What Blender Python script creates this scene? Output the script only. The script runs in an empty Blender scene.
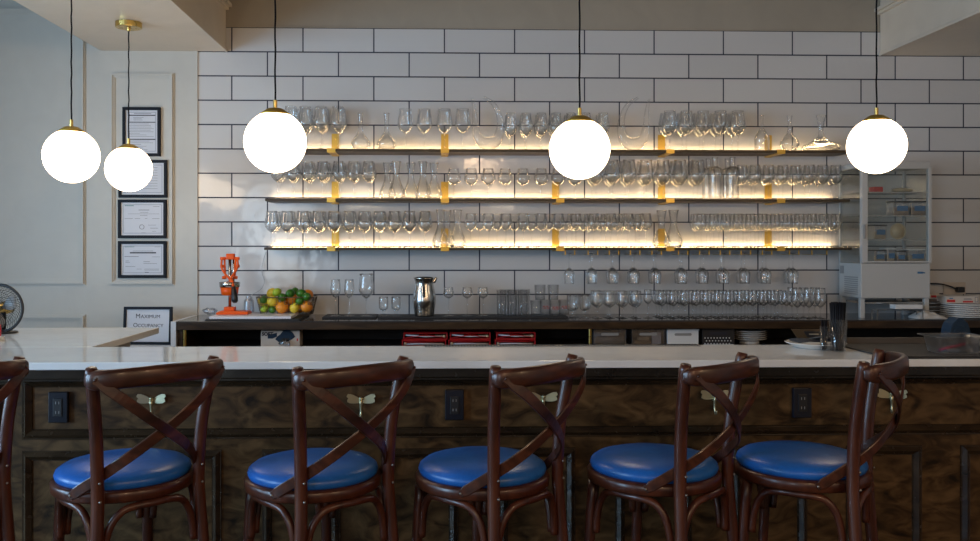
import bpy, math, random
from mathutils import Vector, Matrix
random.seed(7)
PI = math.pi
S = bpy.context.scene
COL = S.collection

# ------------------------------------------------------------------ camera
F, CX, CY, H = 880.0, 465.0, 246.0, 1.478
PSI = math.atan(25 / 880)
cam_d = bpy.data.cameras.new('camera')
cam = bpy.data.objects.new('camera', cam_d)
COL.objects.link(cam)
cam.location = (0, 0, H)
cam.rotation_euler = (PI / 2, 0, -PSI)
cam_d.sensor_width = 36
cam_d.lens = F / 980 * 36
cam_d.shift_x = (490 - CX) / 980
cam_d.shift_y = (CY - 270.5) / 980
cam_d.clip_start = 0.05
S.camera = cam
# ------------------------------------------------------------------ exposure, world, lights
S.view_settings.view_transform = 'Standard'
S.view_settings.look = 'None'
S.view_settings.exposure = 0.06
S.view_settings.gamma = 1.0
S.cycles.transparent_max_bounces = 48
S.cycles.max_bounces = 24
S.cycles.transmission_bounces = 24
S.cycles.diffuse_bounces = 4
S.cycles.glossy_bounces = 4
S.cycles.use_denoising = True
S.cycles.caustics_reflective = False
S.cycles.caustics_refractive = False
S.cycles.sample_clamp_indirect = 6
world = bpy.data.worlds.new('world')
S.world = world
world.use_nodes = True
wb = world.node_tree.nodes['Background']
wb.inputs[0].default_value = (0.55, 0.72, 1.0, 1)
wb.inputs[1].default_value = 0.6

P_WIN_L, P_WIN_F, LED_E, GLOBE_E = 165, 42, 32.0, 9.0
def area(name, loc, rot, sx, sy, power, color):
    d = bpy.data.lights.new(name, 'AREA')
    d.shape = 'RECTANGLE'; d.size = sx; d.size_y = sy; d.energy = power; d.color = color
    o = bpy.data.objects.new(name, d); COL.objects.link(o)
    o.location = loc; o.rotation_euler = rot
    return o
DAY = (0.43, 0.69, 1.0)
P_FILL = 70
# daylight just outside each window opening (left wall X=-4.2, front wall Y=-2.6)
WL = [(-4.2, 0.6), (-4.2, 2.5)]
WF = [(-2.6, -2.6)]
for (x, y) in WL:
    area('window_daylight', (x - 0.16, y, 1.65), (0, -PI / 2, 0), 1.7, 1.3, P_WIN_L, DAY)
for (x, y) in WF:
    area('window_daylight', (x, y - 0.16, 1.65), (PI / 2, 0, 0), 0.9, 1.4, P_WIN_F, (0.80, 0.90, 1.0))
# warm fill lights added out of view behind the camera, offsetting the cool daylight
for (x, y) in ((0.6, -1.2), (2.9, -0.6)):
    d = bpy.data.lights.new('warm_fill_light', 'POINT'); d.energy = P_FILL; d.color = (1, .66, .38); d.shadow_soft_size = .18
    o = bpy.data.objects.new('warm_fill_light', d); COL.objects.link(o); o.location = (x, y, 2.55)

# ------------------------------------------------------------------ pixel / plane helper
cps, sps = math.cos(PSI), math.sin(PSI)
def at(px, py, Y):
    a = (px - CX) / F; b = (CY - py) / F
    dx = sps + cps * a; dy = cps - sps * a
    t = Y / dy
    return Vector((dx * t, Y, H + b * t))
def ax(px, Y): return at(px, 246, Y).x
def az(py, Y, px=490): return at(px, py, Y).z

# ------------------------------------------------------------------ materials
def mat(name, col=(.5, .5, .5), rough=.5, metal=0, coat=0, spec=.5, emis=None, es=0):
    m = bpy.data.materials.new(name); m.use_nodes = True
    b = m.node_tree.nodes['Principled BSDF']
    b.inputs['Base Color'].default_value = (*col, 1)
    b.inputs['Roughness'].default_value = rough
    b.inputs['Metallic'].default_value = metal
    b.inputs['Coat Weight'].default_value = coat
    b.inputs['Specular IOR Level'].default_value = spec
    if emis:
        b.inputs['Emission Color'].default_value = (*emis, 1)
        b.inputs['Emission Strength'].default_value = es
    # faint procedural variation of the surface finish
    nt = m.node_tree
    tc = nt.nodes.new('ShaderNodeTexCoord'); n = nt.nodes.new('ShaderNodeTexNoise')
    n.inputs['Scale'].default_value = 35
    nt.links.new(tc.outputs['Object'], n.inputs['Vector'])
    mr = nt.nodes.new('ShaderNodeMapRange')
    mr.inputs['To Min'].default_value = max(0, rough - .04); mr.inputs['To Max'].default_value = min(1, rough + .04)
    nt.links.new(n.outputs['Fac'], mr.inputs['Value'])
    nt.links.new(mr.outputs['Result'], b.inputs['Roughness'])
    return m

def noise_mat(name, stops, scale=(1, 1, 1), nscale=4, detail=6, dist=1.0, rough=.4, bump=0.0, coat=0, spec=.5, world_co=False):
    m = mat(name, stops[0][1], rough, 0, coat, spec); nt = m.node_tree; L = nt.links
    b = nt.nodes['Principled BSDF']
    tc = nt.nodes.new('ShaderNodeTexCoord'); mp = nt.nodes.new('ShaderNodeMapping')
    mp.inputs['Scale'].default_value = scale
    if world_co:
        g = nt.nodes.new('ShaderNodeNewGeometry'); L.new(g.outputs['Position'], mp.inputs['Vector'])
    else:
        L.new(tc.outputs['Object'], mp.inputs['Vector'])
    n = nt.nodes.new('ShaderNodeTexNoise')
    n.inputs['Scale'].default_value = nscale; n.inputs['Detail'].default_value = detail; n.inputs['Distortion'].default_value = dist
    L.new(mp.outputs['Vector'], n.inputs['Vector'])
    r = nt.nodes.new('ShaderNodeValToRGB'); e = r.color_ramp.elements
    e[0].position = stops[0][0]; e[0].color = (*stops[0][1], 1)
    e[1].position = stops[-1][0]; e[1].color = (*stops[-1][1], 1)
    for p, c in stops[1:-1]:
        q = e.new(p); q.color = (*c, 1)
    L.new(n.outputs['Fac'], r.inputs['Fac']); L.new(r.outputs['Color'], b.inputs['Base Color'])
    if bump:
        bp = nt.nodes.new('ShaderNodeBump'); bp.inputs['Strength'].default_value = bump; bp.inputs['Distance'].default_value = .004
        L.new(n.outputs['Fac'], bp.inputs['Height']); L.new(bp.outputs['Normal'], b.inputs['Normal'])
    return m

def glass_mat(name, tint=(.99, .992, .992), base=.05, power=1.45, gain=.74, rough=.0, ior=1.45, sheen=.6):
    """glass seen as a thin wall: looks straight through where it faces you, refracts and reflects towards the edges"""
    m = bpy.data.materials.new(name); m.use_nodes = True; nt = m.node_tree; N = nt.nodes; L = nt.links
    N.clear()
    out = N.new('ShaderNodeOutputMaterial'); mix = N.new('ShaderNodeMixShader')
    t = N.new('ShaderNodeBsdfTransparent'); t.inputs['Color'].default_value = (*tint, 1)
    g = N.new('ShaderNodeBsdfGlass'); g.inputs['Roughness'].default_value = rough; g.inputs['IOR'].default_value = ior
    g.inputs['Color'].default_value = (*tint, 1)
    lw = N.new('ShaderNodeLayerWeight'); lw.inputs['Blend'].default_value = .5
    pw = N.new('ShaderNodeMath'); pw.operation = 'POWER'; pw.inputs[1].default_value = power
    L.new(lw.outputs['Facing'], pw.inputs[0])
    ma = N.new('ShaderNodeMath'); ma.operation = 'MULTIPLY_ADD'; ma.inputs[1].default_value = gain; ma.inputs[2].default_value = base
    ma.use_clamp = True
    sh = N.new('ShaderNodeBsdfGlossy'); sh.inputs['Roughness'].default_value = .07
    m2 = N.new('ShaderNodeMixShader'); m2.inputs[0].default_value = sheen
    L.new(g.outputs[0], m2.inputs[1]); L.new(sh.outputs[0], m2.inputs[2])
    L.new(pw.outputs[0], ma.inputs[0])
    L.new(ma.outputs[0], mix.inputs[0]); L.new(t.outputs[0], mix.inputs[1]); L.new(m2.outputs[0], mix.inputs[2])
    L.new(mix.outputs[0], out.inputs['Surface'])
    return m
def pane_mat(name, tint, refl, power, gl, rough):
    m = bpy.data.materials.new(name); m.use_nodes = True; nt = m.node_tree; N = nt.nodes; L = nt.links
    N.clear()
    out = N.new('ShaderNodeOutputMaterial'); mix = N.new('ShaderNodeMixShader')
    t = N.new('ShaderNodeBsdfTransparent'); g = N.new('ShaderNodeBsdfGlossy'); g.inputs['Roughness'].default_value = rough
    t.inputs['Color'].default_value = (*tint, 1)
    lw = N.new('ShaderNodeLayerWeight'); lw.inputs['Blend'].default_value = .5
    pw = N.new('ShaderNodeMath'); pw.operation = 'POWER'; pw.inputs[1].default_value = power
    L.new(lw.outputs['Facing'], pw.inputs[0])
    ma = N.new('ShaderNodeMath'); ma.operation = 'MULTIPLY_ADD'; ma.inputs[1].default_value = gl; ma.inputs[2].default_value = refl
    ma.use_clamp = True
    L.new(pw.outputs[0], ma.inputs[0]); L.new(ma.outputs[0], mix.inputs[0])
    L.new(t.outputs[0], mix.inputs[1]); L.new(g.outputs[0], mix.inputs[2]); L.new(mix.outputs[0], out.inputs['Surface'])
    return m

M = {}
M['glass'] = glass_mat('clear_glass')
M['thick_glass'] = glass_mat('thick_glass', (.994, .997, 1.0), .06, 2.0, .5, .02, 1.45, .75)
M['pane'] = pane_mat('pane_glass', (.93, .94, .93), .05, 4, .6, .02)
M['plastic_clear'] = pane_mat('clear_plastic', (.84, .85, .88), .17, 1.3, .6, .3)
M['globe'] = mat('opal_globe', (.9, .9, .88), .15, emis=(1, .77, .52), es=GLOBE_E)
M['led'] = mat('led_warm', (.9, .8, .6), .4, emis=(1, .70, .36), es=LED_E)
M['brass'] = mat('brushed_brass', (.62, .43, .13), .28, 1)
M['brass_sat'] = mat('satin_brass', (.66, .43, .09), .36, .75)
M['pale_brass'] = mat('pale_brass', (.60, .55, .36), .32, .9)
M['steel'] = mat('brushed_steel', (.55, .54, .52), .22, 1)
M['bolt'] = mat('dull_bolt', (.30, .27, .25), .4, .9)
M['cord'] = mat('black_cord', (.006, .006, .007), .7, spec=.1)
M['black'] = mat('black_plastic', (.012, .013, .016), .4)
M['black_frame'] = mat('black_frame', (.010, .012, .018), .5, spec=.15)
M['navy_black'] = mat('outlet_black', (.006, .008, .016), .3)
M['straw'] = mat('black_straw', (.004, .005, .009), .5, spec=.25)
M['rubber'] = mat('black_rubber', (.018, .018, .02), .65)
M['darkmat'] = mat('dark_grey_mat', (.03, .029, .03), .7)
M['matlip'] = mat('grey_brown_lip', (.085, .075, .068), .6)
M['vinyl'] = noise_mat('blue_vinyl', [(.3, (.010, .105, .40)), (.7, (.014, .13, .46))], nscale=60, rough=.34, bump=.04)
M['chair'] = noise_mat('dark_cherry_wood', [(.3, (.030, .0065, .003)), (.5, (.068, .016, .007)), (.75, (.11, .031, .013))],
                       scale=(1, 1, .25), nscale=26, detail=5, dist=.6, rough=.32, coat=.08)
M['rail_wood'] = noise_mat('dark_cherry_rail', [(.3, (.020, .0055, .003)), (.5, (.055, .015, .007)), (.75, (.13, .040, .018))],
                       scale=(.25, 1, 1), nscale=22, detail=6, dist=.9, rough=.32, coat=.08)
M['walnut'] = noise_mat('figured_walnut', [(.30, (.012, .006, .002)), (.43, (.052, .027, .010)), (.55, (.092, .051, .020)), (.75, (.16, .092, .040))],
                        scale=(1, 1, 2.0), nscale=8, detail=15, dist=1.3, rough=.5, bump=.10, spec=.2, world_co=True)
M['walnut_trim'] = noise_mat('walnut_moulding', [(.3, (.020, .012, .007)), (.7, (.055, .034, .018))], scale=(.4, 1, 1), nscale=14, rough=.26, coat=.1, world_co=True)
M['backwood'] = noise_mat('back_counter_wood', [(.3, (.016, .0075, .0035)), (.55, (.042, .022, .010)), (.8, (.085, .045, .02))],
                          scale=(.35, 1, 2.2), nscale=9, detail=8, dist=1.6, rough=.3, world_co=True)
M['backtop'] = mat('dark_glossy_worktop', (.06, .056, .056), .12)
M['inside'] = mat('dark_cabinet_interior', (.018, .012, .009), .6)
M['shelfwood'] = noise_mat('dark_shelf_wood', [(.3, (.03, .017, .008)), (.7, (.075, .045, .02))], scale=(.2, 1, 1), nscale=16, rough=.45, world_co=True)
M['quartz'] = noise_mat('white_quartz', [(.35, (.76, .755, .735)), (.6, (.80, .795, .78)), (.8, (.78, .775, .76))], nscale=7, detail=9, rough=.09)
M['paint'] = noise_mat('cream_paint', [(.3, (.53, .51, .465)), (.7, (.56, .54, .49))], nscale=6, rough=.5)
M['beampaint'] = noise_mat('bulkhead_paint', [(.3, (.60, .53, .44)), (.7, (.64, .565, .47))], nscale=5, rough=.35)
M['upperpaint'] = noise_mat('taupe_paint', [(.3, (.36, .32, .26)), (.7, (.39, .345, .28))], nscale=5, rough=.5)
M['ceiling'] = mat('charcoal_ceiling', (.16, .15, .14), .8)
M['floor'] = noise_mat('floor_boards', [(.3, (.05, .035, .022)), (.7, (.10, .07, .045))], scale=(.2, 2, 1), nscale=5, rough=.4)
M['sidewall'] = mat('side_wall_paint', (.42, .40, .37), .6)
M['white'] = mat('white_enamel', (.72, .73, .74), .35)
M['fridge'] = mat('fridge_enamel', (.50, .50, .49), .35)
M['whitebox'] = mat('white_side_panel', (.66, .68, .72), .4)
M['paper'] = mat('paper_white', (.62, .64, .70), .6)
M['paper_edge'] = mat('paper_border_grey', (.36, .39, .45), .6)
M['ink'] = mat('ink_grey', (.16, .17, .2), .7)
M['ink_dark'] = mat('ink_black', (.02, .02, .03), .7)
M['ink_teal'] = mat('ink_teal', (.05, .2, .2), .7)
M['orange'] = mat('orange_enamel', (.85, .105, .004), .35, spec=.3)
M['red'] = mat('red_plastic', (.50, .01, .016), .35)
M['redink'] = mat('red_ink', (.55, .03, .03), .5)
M['blueink'] = mat('blue_label', (.05, .16, .33), .5)
M['beige'] = mat('beige_knob', (.45, .36, .24), .5)
M['lemon'] = noise_mat('lemon_skin', [(.3, (.75, .55, .03)), (.7, (.80, .62, .06))], nscale=60, rough=.38, bump=.3)
M['limegreen'] = noise_mat('pale_lime_skin', [(.3, (.30, .46, .03)), (.7, (.42, .55, .05))], nscale=60, rough=.35, bump=.3)
M['lime'] = noise_mat('lime_skin', [(.3, (.025, .12, .010)), (.7, (.055, .19, .016))], nscale=60, rough=.32, bump=.3)
M['orangef'] = noise_mat('orange_skin', [(.3, (.78, .25, .015)), (.7, (.85, .32, .03))], nscale=70, rough=.4, bump=.4)
M['wire'] = mat('dark_wire', (.16, .12, .08), .35, .8)
M['board'] = mat('white_cutting_board', (.78, .76, .82), .4)
M['china'] = mat('white_china', (.74, .73, .71), .15, coat=.3)
M['cardboard'] = mat('white_cardboard', (.58, .52, .46), .6)
M['food'] = mat('brown_food', (.28, .17, .08), .6)
M['foodpale'] = mat('pale_food', (.5, .42, .28), .6)
M['napkin_dark'] = mat('dark_napkin', (.03, .03, .035), .8)
M['brownbook'] = mat('brown_folder', (.07, .04, .016), .5)
M['bluegrey'] = mat('blue_grey_plastic', (.016, .036, .066), .6, spec=.2)
M['rose'] = mat('rose_pen', (.60, .06, .12), .35)
M['grey'] = mat('grey_plastic', (.28, .28, .28), .4)
M['stickgrey'] = mat('perforated_grey', (.25, .26, .27), .45, .5)
M['drape'] = mat('white_cloth', (.66, .64, .62), .8)

# tile wall: procedural brick
X0T = ax(303, 5.77); TW, TH, TZ0 = (ax(861, 5.77) - ax(303, 5.77)) / 8, .1584, 1.318
def tile_mat():
    m = mat('white_subway_tile', (.6, .6, .6), .16, coat=0); nt = m.node_tree; N = nt.nodes; L = nt.links
    b = N['Principled BSDF']
    for l in list(b.inputs['Roughness'].links): L.remove(l)
    g = N.new('ShaderNodeNewGeometry'); sx = N.new('ShaderNodeSeparateXYZ'); L.new(g.outputs['Position'], sx.inputs[0])
    a = N.new('ShaderNodeMath'); a.operation = 'SUBTRACT'; a.inputs[1].default_value = X0T - 20 * TW
    c = N.new('ShaderNodeMath'); c.operation = 'SUBTRACT'; c.inputs[1].default_value = TZ0 - 20 * TH
    L.new(sx.outputs['X'], a.inputs[0]); L.new(sx.outputs['Z'], c.inputs[0])
    cb = N.new('ShaderNodeCombineXYZ'); L.new(a.outputs[0], cb.inputs[0]); L.new(c.outputs[0], cb.inputs[1])
    br = N.new('ShaderNodeTexBrick'); L.new(cb.outputs[0], br.inputs['Vector'])
    br.offset = .5; br.offset_frequency = 2; br.squash = 1
    br.inputs['Scale'].default_value = 1
    br.inputs['Brick Width'].default_value = TW; br.inputs['Row Height'].default_value = TH
    br.inputs['Mortar Size'].default_value = .0042; br.inputs['Mortar Smooth'].default_value = .05; br.inputs['Bias'].default_value = 0
    br.inputs['Color1'].default_value = (.60, .59, .585, 1); br.inputs['Color2'].default_value = (.64, .63, .625, 1)
    br.inputs['Mortar'].default_value = (.035, .04, .065, 1)
    L.new(br.outputs['Color'], b.inputs['Base Color'])
    mr = N.new('ShaderNodeMapRange'); mr.inputs['To Min'].default_value = .13; mr.inputs['To Max'].default_value = .8
    L.new(br.outputs['Fac'], mr.inputs['Value']); L.new(mr.outputs['Result'], b.inputs['Roughness'])
    n = N.new('ShaderNodeTexNoise'); n.inputs['Scale'].default_value = 9; n.inputs['Detail'].default_value = 2
    L.new(g.outputs['Position'], n.inputs['Vector'])
    mm = N.new('ShaderNodeMath'); mm.operation = 'MULTIPLY_ADD'; mm.inputs[1].default_value = -1.0
    n2 = N.new('ShaderNodeMath'); n2.operation = 'MULTIPLY'; n2.inputs[1].default_value = 1.6
    L.new(n.outputs['Fac'], n2.inputs[0]); L.new(br.outputs['Fac'], mm.inputs[0]); L.new(n2.outputs[0], mm.inputs[2])
    bp = N.new('ShaderNodeBump'); bp.inputs['Distance'].default_value = .002; bp.inputs['Strength'].default_value = .8
    L.new(mm.outputs[0], bp.inputs['Height']); L.new(bp.outputs['Normal'], b.inputs['Normal'])
    return m
M['tile'] = tile_mat()

# ------------------------------------------------------------------ mesh builder
class MB:
    def __init__(s): s.v = []; s.f = []; s.sm = []
    def add(s, vs, fs, smooth=False):
        n = len(s.v); s.v += [tuple(v) for v in vs]; s.f += [tuple(n + i for i in f) for f in fs]; s.sm += [smooth] * len(fs)
        return s
    def box(s, x0, x1, y0, y1, z0, z1):
        vs = [(x, y, z) for z in (z0, z1) for y in (y0, y1) for x in (x0, x1)]
        return s.add(vs, [(0, 2, 3, 1), (4, 5, 7, 6), (0, 1, 5, 4), (1, 3, 7, 5), (3, 2, 6, 7), (2, 0, 4, 6)])
    def lathe(s, prof, c=(0, 0, 0), n=20, smooth=True, axis='z', closed=False):
        vs = []; 
        for (r, z) in prof:
            r = max(r, 1e-5)
            for k in range(n):
                a = 2 * PI * k / n
                if axis == 'z': p = (r * math.cos(a), r * math.sin(a), z)
                elif axis == 'y': p = (r * math.cos(a), z, r * math.sin(a))
                else: p = (z, r * math.cos(a), r * math.sin(a))
                vs.append((c[0] + p[0], c[1] + p[1], c[2] + p[2]))
        fs = []
        m = len(prof)
        for i in range(m if closed else m - 1):
            j = (i + 1) % m
            for k in range(n):
                q = (k + 1) % n
                fs.append((i * n + k, i * n + q, j * n + q, j * n + k) if axis != 'y' else (i * n + k, j * n + k, j * n + q, i * n + q))
        return s.add(vs, fs, smooth)
    def tube(s, pts, r, n=10, smooth=True, cap=True, loop=False, flat=None):
        """sweep a circle (or ellipse w,h with flat=(rx,ry,up)) along pts"""
        pts = [Vector(p) for p in pts]; m = len(pts)
        rs = r if isinstance(r, (list, tuple)) else [r] * m
        T = []
        for i in range(m):
            a = pts[(i - 1) % m] if (loop or i > 0) else pts[i]
            b = pts[(i + 1) % m] if (loop or i < m - 1) else pts[i]
            T.append((b - a).normalized())
        up = Vector((0, 0, 1)) if abs(T[0].z) < .9 else Vector((0, 1, 0))
        N0 = (up - T[0] * up.dot(T[0])).normalized()
        vs = []
        for i in range(m):
            N0 = (N0 - T[i] * N0.dot(T[i])).normalized(); B = T[i].cross(N0)
            for k in range(n):
                a = 2 * PI * k / n
                vs.append(pts[i] + (N0 * math.cos(a) + B * math.sin(a)) * rs[i])
        fs = []
        for i in range(m if loop else m - 1):
            j = (i + 1) % m
            for k in range(n):
                q = (k + 1) % n
                fs.append((i * n + k, i * n + q, j * n + q, j * n + k))
        if cap and not loop:
            fs.append(tuple(range(n - 1, -1, -1))); fs.append(tuple((m - 1) * n + k for k in range(n)))
        return s.add(vs, fs, smooth)
    def ribbon(s, pts, nors, w, t, smooth=True):
        """flat strap: w across (in plane perpendicular to nor and tangent), t along nor"""
        pts = [Vector(p) for p in pts]; m = len(pts); vs = []
        ws = w if isinstance(w, (list, tuple)) else [w] * m
        for i in range(m):
            T = (pts[min(i + 1, m - 1)] - pts[max(i - 1, 0)]).normalized()
            nn = Vector(nors[i]); nn = (nn - T * nn.dot(T)).normalized(); b = T.cross(nn)
            W, t2 = ws[i] / 2, t / 2
            for (a, c) in ((-W, -t2 * .6), (-W * .85, -t2), (W * .85, -t2), (W, -t2 * .6), (W, t2 * .6), (W * .85, t2), (-W * .85, t2), (-W, t2 * .6)):
                vs.append(pts[i] + b * a + nn * c)
        fs = []
        for i in range(m - 1):
            for k in range(8):
                q = (k + 1) % 8
                fs.append((i * 8 + k, i * 8 + q, (i + 1) * 8 + q, (i + 1) * 8 + k))
        fs.append(tuple(range(7, -1, -1))); fs.append(tuple((m - 1) * 8 + k for k in range(8)))
        return s.add(vs, fs, smooth)
    def sphere(s, c, r, n=16, m=10, sc=(1, 1, 1)):
        vs = []; fs = []
        for i in range(m + 1):
            th = PI * i / m
            for k in range(n):
                a = 2 * PI * k / n; rr = max(math.sin(th), 1e-4)
                vs.append((c[0] + r * sc[0] * rr * math.cos(a), c[1] + r * sc[1] * rr * math.sin(a), c[2] - r * sc[2] * math.cos(th)))
        for i in range(m):
            for k in range(n):
                q = (k + 1) % n
                fs.append((i * n + k, i * n + q, (i + 1) * n + q, (i + 1) * n + k))
        return s.add(vs, fs, True)
    def poly(s, pts2, y0, y1, to=lambda a, b, y: (a, y, b)):
        """extruded polygon (pts in XZ, counter-clockwise) between y0 and y1"""
        n = len(pts2)
        vs = [to(a, b, y0) for a, b in pts2] + [to(a, b, y1) for a, b in pts2]
        fs = [tuple(range(n)), tuple(range(2 * n - 1, n - 1, -1))]
        fs += [(i, n + i, n + (i + 1) % n, (i + 1) % n) for i in range(n)]
        return s.add(vs, fs)
    def mesh(s, name):
        me = bpy.data.meshes.new(name); me.from_pydata(s.v, [], s.f)
        me.polygons.foreach_set('use_smooth', s.sm); me.update()
        return me

def link(name, me, m, parent=None, loc=(0, 0, 0), bevel=0, seg=2):
    if isinstance(me, MB): me = me.mesh(name)
    if m is not None and not me.materials: me.materials.append(m)
    o = bpy.data.objects.new(name, me); COL.objects.link(o); o.location = loc
    if parent: o.parent = parent
    if bevel:
        b = o.modifiers.new('bevel', 'BEVEL'); b.width = bevel; b.segments = seg; b.limit_method = 'ANGLE'; b.angle_limit = .7
    return o
def tag(o, label=None, cat=None, group=None, kind=None):
    if label: o['label'] = label
    if cat: o['category'] = cat
    if group: o['group'] = group
    if kind: o['kind'] = kind
    return o
def thing(name, loc, label, cat, group=None, rz=0):
    o = bpy.data.objects.new(name, None); o.empty_display_size = .02; COL.objects.link(o)
    o.location = loc; o.rotation_euler = (0, 0, rz)
    return tag(o, label, cat, group)
def struct(name, mb, m, bevel=0, parent=None):
    return tag(link(name, mb, m, parent, bevel=bevel), kind='structure')
def copy_tree(o, parent=None):
    c = o.copy(); COL.objects.link(c)
    if parent: c.parent = parent
    for ch in o.children: copy_tree(ch, c)
    return c
def spl(pts, n=8):
    """Catmull-Rom through pts"""
    P = [Vector(p) for p in pts]; P = [2 * P[0] - P[1]] + P + [2 * P[-1] - P[-2]]; out = []
    for i in range(1, len(P) - 2):
        for k in range(n):
            t = k / n
            out.append(.5 * ((2 * P[i]) + (P[i + 1] - P[i - 1]) * t + (2 * P[i - 1] - 5 * P[i] + 4 * P[i + 1] - P[i + 2]) * t * t
                             + (3 * P[i] - P[i - 1] - 3 * P[i + 1] + P[i + 2]) * t ** 3))
    out.append(P[-2]); return out
def text(name, body, size, loc, m, parent, rot=(PI / 2, 0, 0), ext=.0004, align='CENTER', sx=1, bold=0):
    c = bpy.data.curves.new(name, 'FONT'); c.body = body; c.offset = bold; c.size = size; c.extrude = ext; c.align_x = align; c.resolution_u = 2
    c.materials.append(m)
    o = bpy.data.objects.new(name, c); COL.objects.link(o); o.location = loc; o.rotation_euler = rot; o.scale = (sx, 1, 1)
    me = bpy.data.meshes.new_from_object(o.evaluated_get(bpy.context.evaluated_depsgraph_get()))
    bpy.data.objects.remove(o)
    o = bpy.data.objects.new(name, me); COL.objects.link(o); o.location = loc; o.rotation_euler = rot; o.scale = (sx, 1, 1)
    if parent: o.parent = parent
    return o
ORD = ['', 'first', 'second', 'third', 'fourth', 'fifth', 'sixth', 'seventh', 'eighth', 'ninth', 'tenth', 'eleventh', 'twelfth',
       'thirteenth', 'fourteenth', 'fifteenth', 'sixteenth', 'seventeenth', 'eighteenth']
def nth(i, n):
    """i from 0; which one from the left or right of n"""
    if n == 1: return ''
    if i == 0: return 'leftmost'
    if i == n - 1: return 'rightmost'
    if n % 2 and i == n // 2: return 'middle'
    return ORD[i + 1] + ' from left' if i < n / 2 else ORD[n - i] + ' from right'

# ------------------------------------------------------------------ the room
YW = 5.77
XT = ax(197, YW)            # left end of the tiling
XR, XL, YF, ZC = 4.2, -4.2, -2.6, 3.13
ZT = TZ0 + 10 * TH          # top of the tiling
ZB = TZ0 + 9 * TH           # underside of the bulkheads
struct('floor', MB().box(XL - .2, XR + .2, YF - .2, YW + .2, -.1, 0), M['floor'])
struct('ceiling', MB().box(XL - .2, XR + .2, YF - .2, YW + .2, ZC, ZC + .1), M['ceiling'])
struct('wall_back', MB().box(XT, XR + .2, YW, YW + .16, 0, ZT), M['tile'])
struct('wall_back_upper', MB().box(XT, XR + .2, YW + .006, YW + .16, ZT, ZC), M['upperpaint'])
struct('wall_back_left', MB().box(XL - .2, XT, YW - .004, YW + .16, 0, ZC), M['paint'])
struct('trim_1', MB().box(XT - .012, XT + .006, YW - .012, YW, 0, ZB), M['paint'])
struct('trim_2', MB().box(XT, XR, YW - .006, YW + .01, ZT, ZT + .008), M['upperpaint'])
struct('wall_right', MB().box(XR, XR + .2, YF, YW, 0, ZC), M['sidewall'])
def wall_with_openings(name, along, c, lo, hi, wins, w, z0, z1, m):
    """wall at constant c; along = 'x' or 'y'; openings centred at wins"""
    b = MB()
    def bx(a0, a1, za, zb):
        if along == 'y': b.box(c - .2, c, a0, a1, za, zb)
        else: b.box(a0, a1, c - .2, c, za, zb)
    bx(lo, hi, 0, z0); bx(lo, hi, z1, ZC)
    e = [lo]
    for q in wins: e += [q - w / 2, q + w / 2]
    e.append(hi)
    for k in range(0, len(e), 2): bx(e[k], e[k + 1], z0, z1)
    return struct(name, b, m)
wall_with_openings('wall_left', 'y', XL, YF, YW, [y for x, y in WL], 1.4, .75, 2.55, M['sidewall'])
wall_with_openings('wall_front', 'x', YF, XL, XR, [x for x, y in WF], 1.5, .75, 2.55, M['sidewall'])
k = 1
for (x, y) in WL:
    w = thing('window_%d' % k, (x - .08, y, .75), None, None); w['kind'] = 'structure'; k += 1
    b = MB()
    for yy in (-.69, 0, .69): b.box(-.02, .02, yy - .02, yy + .02, .0, 1.8)
    for zz in (.02, .9, 1.78): b.box(-.02, .02, -.7, .7, zz - .02, zz + .02)
    link('window_frame', b, M['black'], w)
    link('pane', MB().box(-.003, .003, -.68, .68, .03, 1.77), M['pane'], w)
for (x, y) in WF:
    w = thing('window_%d' % k, (x, y - .08, .75), None, None); w['kind'] = 'structure'; k += 1
    b = MB()
    for xx in (-.74, 0, .74): b.box(xx - .02, xx + .02, -.02, .02, 0, 1.8)
    for zz in (.02, .9, 1.78): b.box(-.75, .75, -.02, .02, zz - .02, zz + .02)
    link('window_frame', b, M['black'], w)
    link('pane', MB().box(-.73, .73, -.003, .003, .03, 1.77), M['pane'], w)

# bulkheads hanging from the ceiling, running from the back wall towards the room
BL0, BL1 = ax(101, YW), ax(226, YW)
BR0 = ax(880, YW)
ZBT = ZB + .27
def bulkhead(name, x0, x1, lft, rgt):
    b = MB().box(x0, x1, .5, YW - .003, ZB, ZC)
    o = struct(name, b, M['beampaint'])
    for s, on in ((-1, lft), (1, rgt)):
        if not on: continue
        x = x0 if s < 0 else x1
        c = MB()
        for (d, za, zb) in ((.012, ZB - .004, ZB + .012), (.006, ZB + .016, ZB + .024), (.02, ZBT, ZBT + .02), (.04, ZBT + .018, ZBT + .04)):
            c.box(min(x, x + s * d), max(x, x + s * d), .5, YW - .004, za, zb)
        struct('crown_moulding', c, M['beampaint'], parent=o)
bulkhead('ceiling_bulkhead', BL0, BL1, False, True)
bulkhead('ceiling_bulkhead.001', BR0, XR, True, False)

# panel mouldings on the left wall
yw = YW - .004
def frame_ring(b, x0, x1, z0, z1, w, y0, y1):
    """mitred picture-frame ring of stepped profile, front face at y0, back at y1"""
    for (o, i, d) in ((0, .22, .35), (.22, .55, 1.0), (.55, .8, .6), (.8, 1, .3)):
        yo = y1 + (y0 - y1) * d
        a, c = w * o, w * i
        X0, X1, Z0, Z1 = x0 + a, x1 - a, z0 + a, z1 - a; U0, U1, V0, V1 = x0 + c, x1 - c, z0 + c, z1 - c
        outer = [(X0, Z0), (X1, Z0), (X1, Z1), (X0, Z1)]; inner = [(U0, V0), (U1, V0), (U1, V1), (U0, V1)]
        vs = [(p[0], yo, p[1]) for p in outer + inner] + [(p[0], y1, p[1]) for p in outer + inner]
        fs = []
        for k in range(4):
            q = (k + 1) % 4
            fs += [(k, q, 4 + q, 4 + k), (8 + k, 8 + q, q, k), (4 + k, 4 + q, 12 + q, 12 + k)]
        b.add(vs, fs)
    return b
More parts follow.
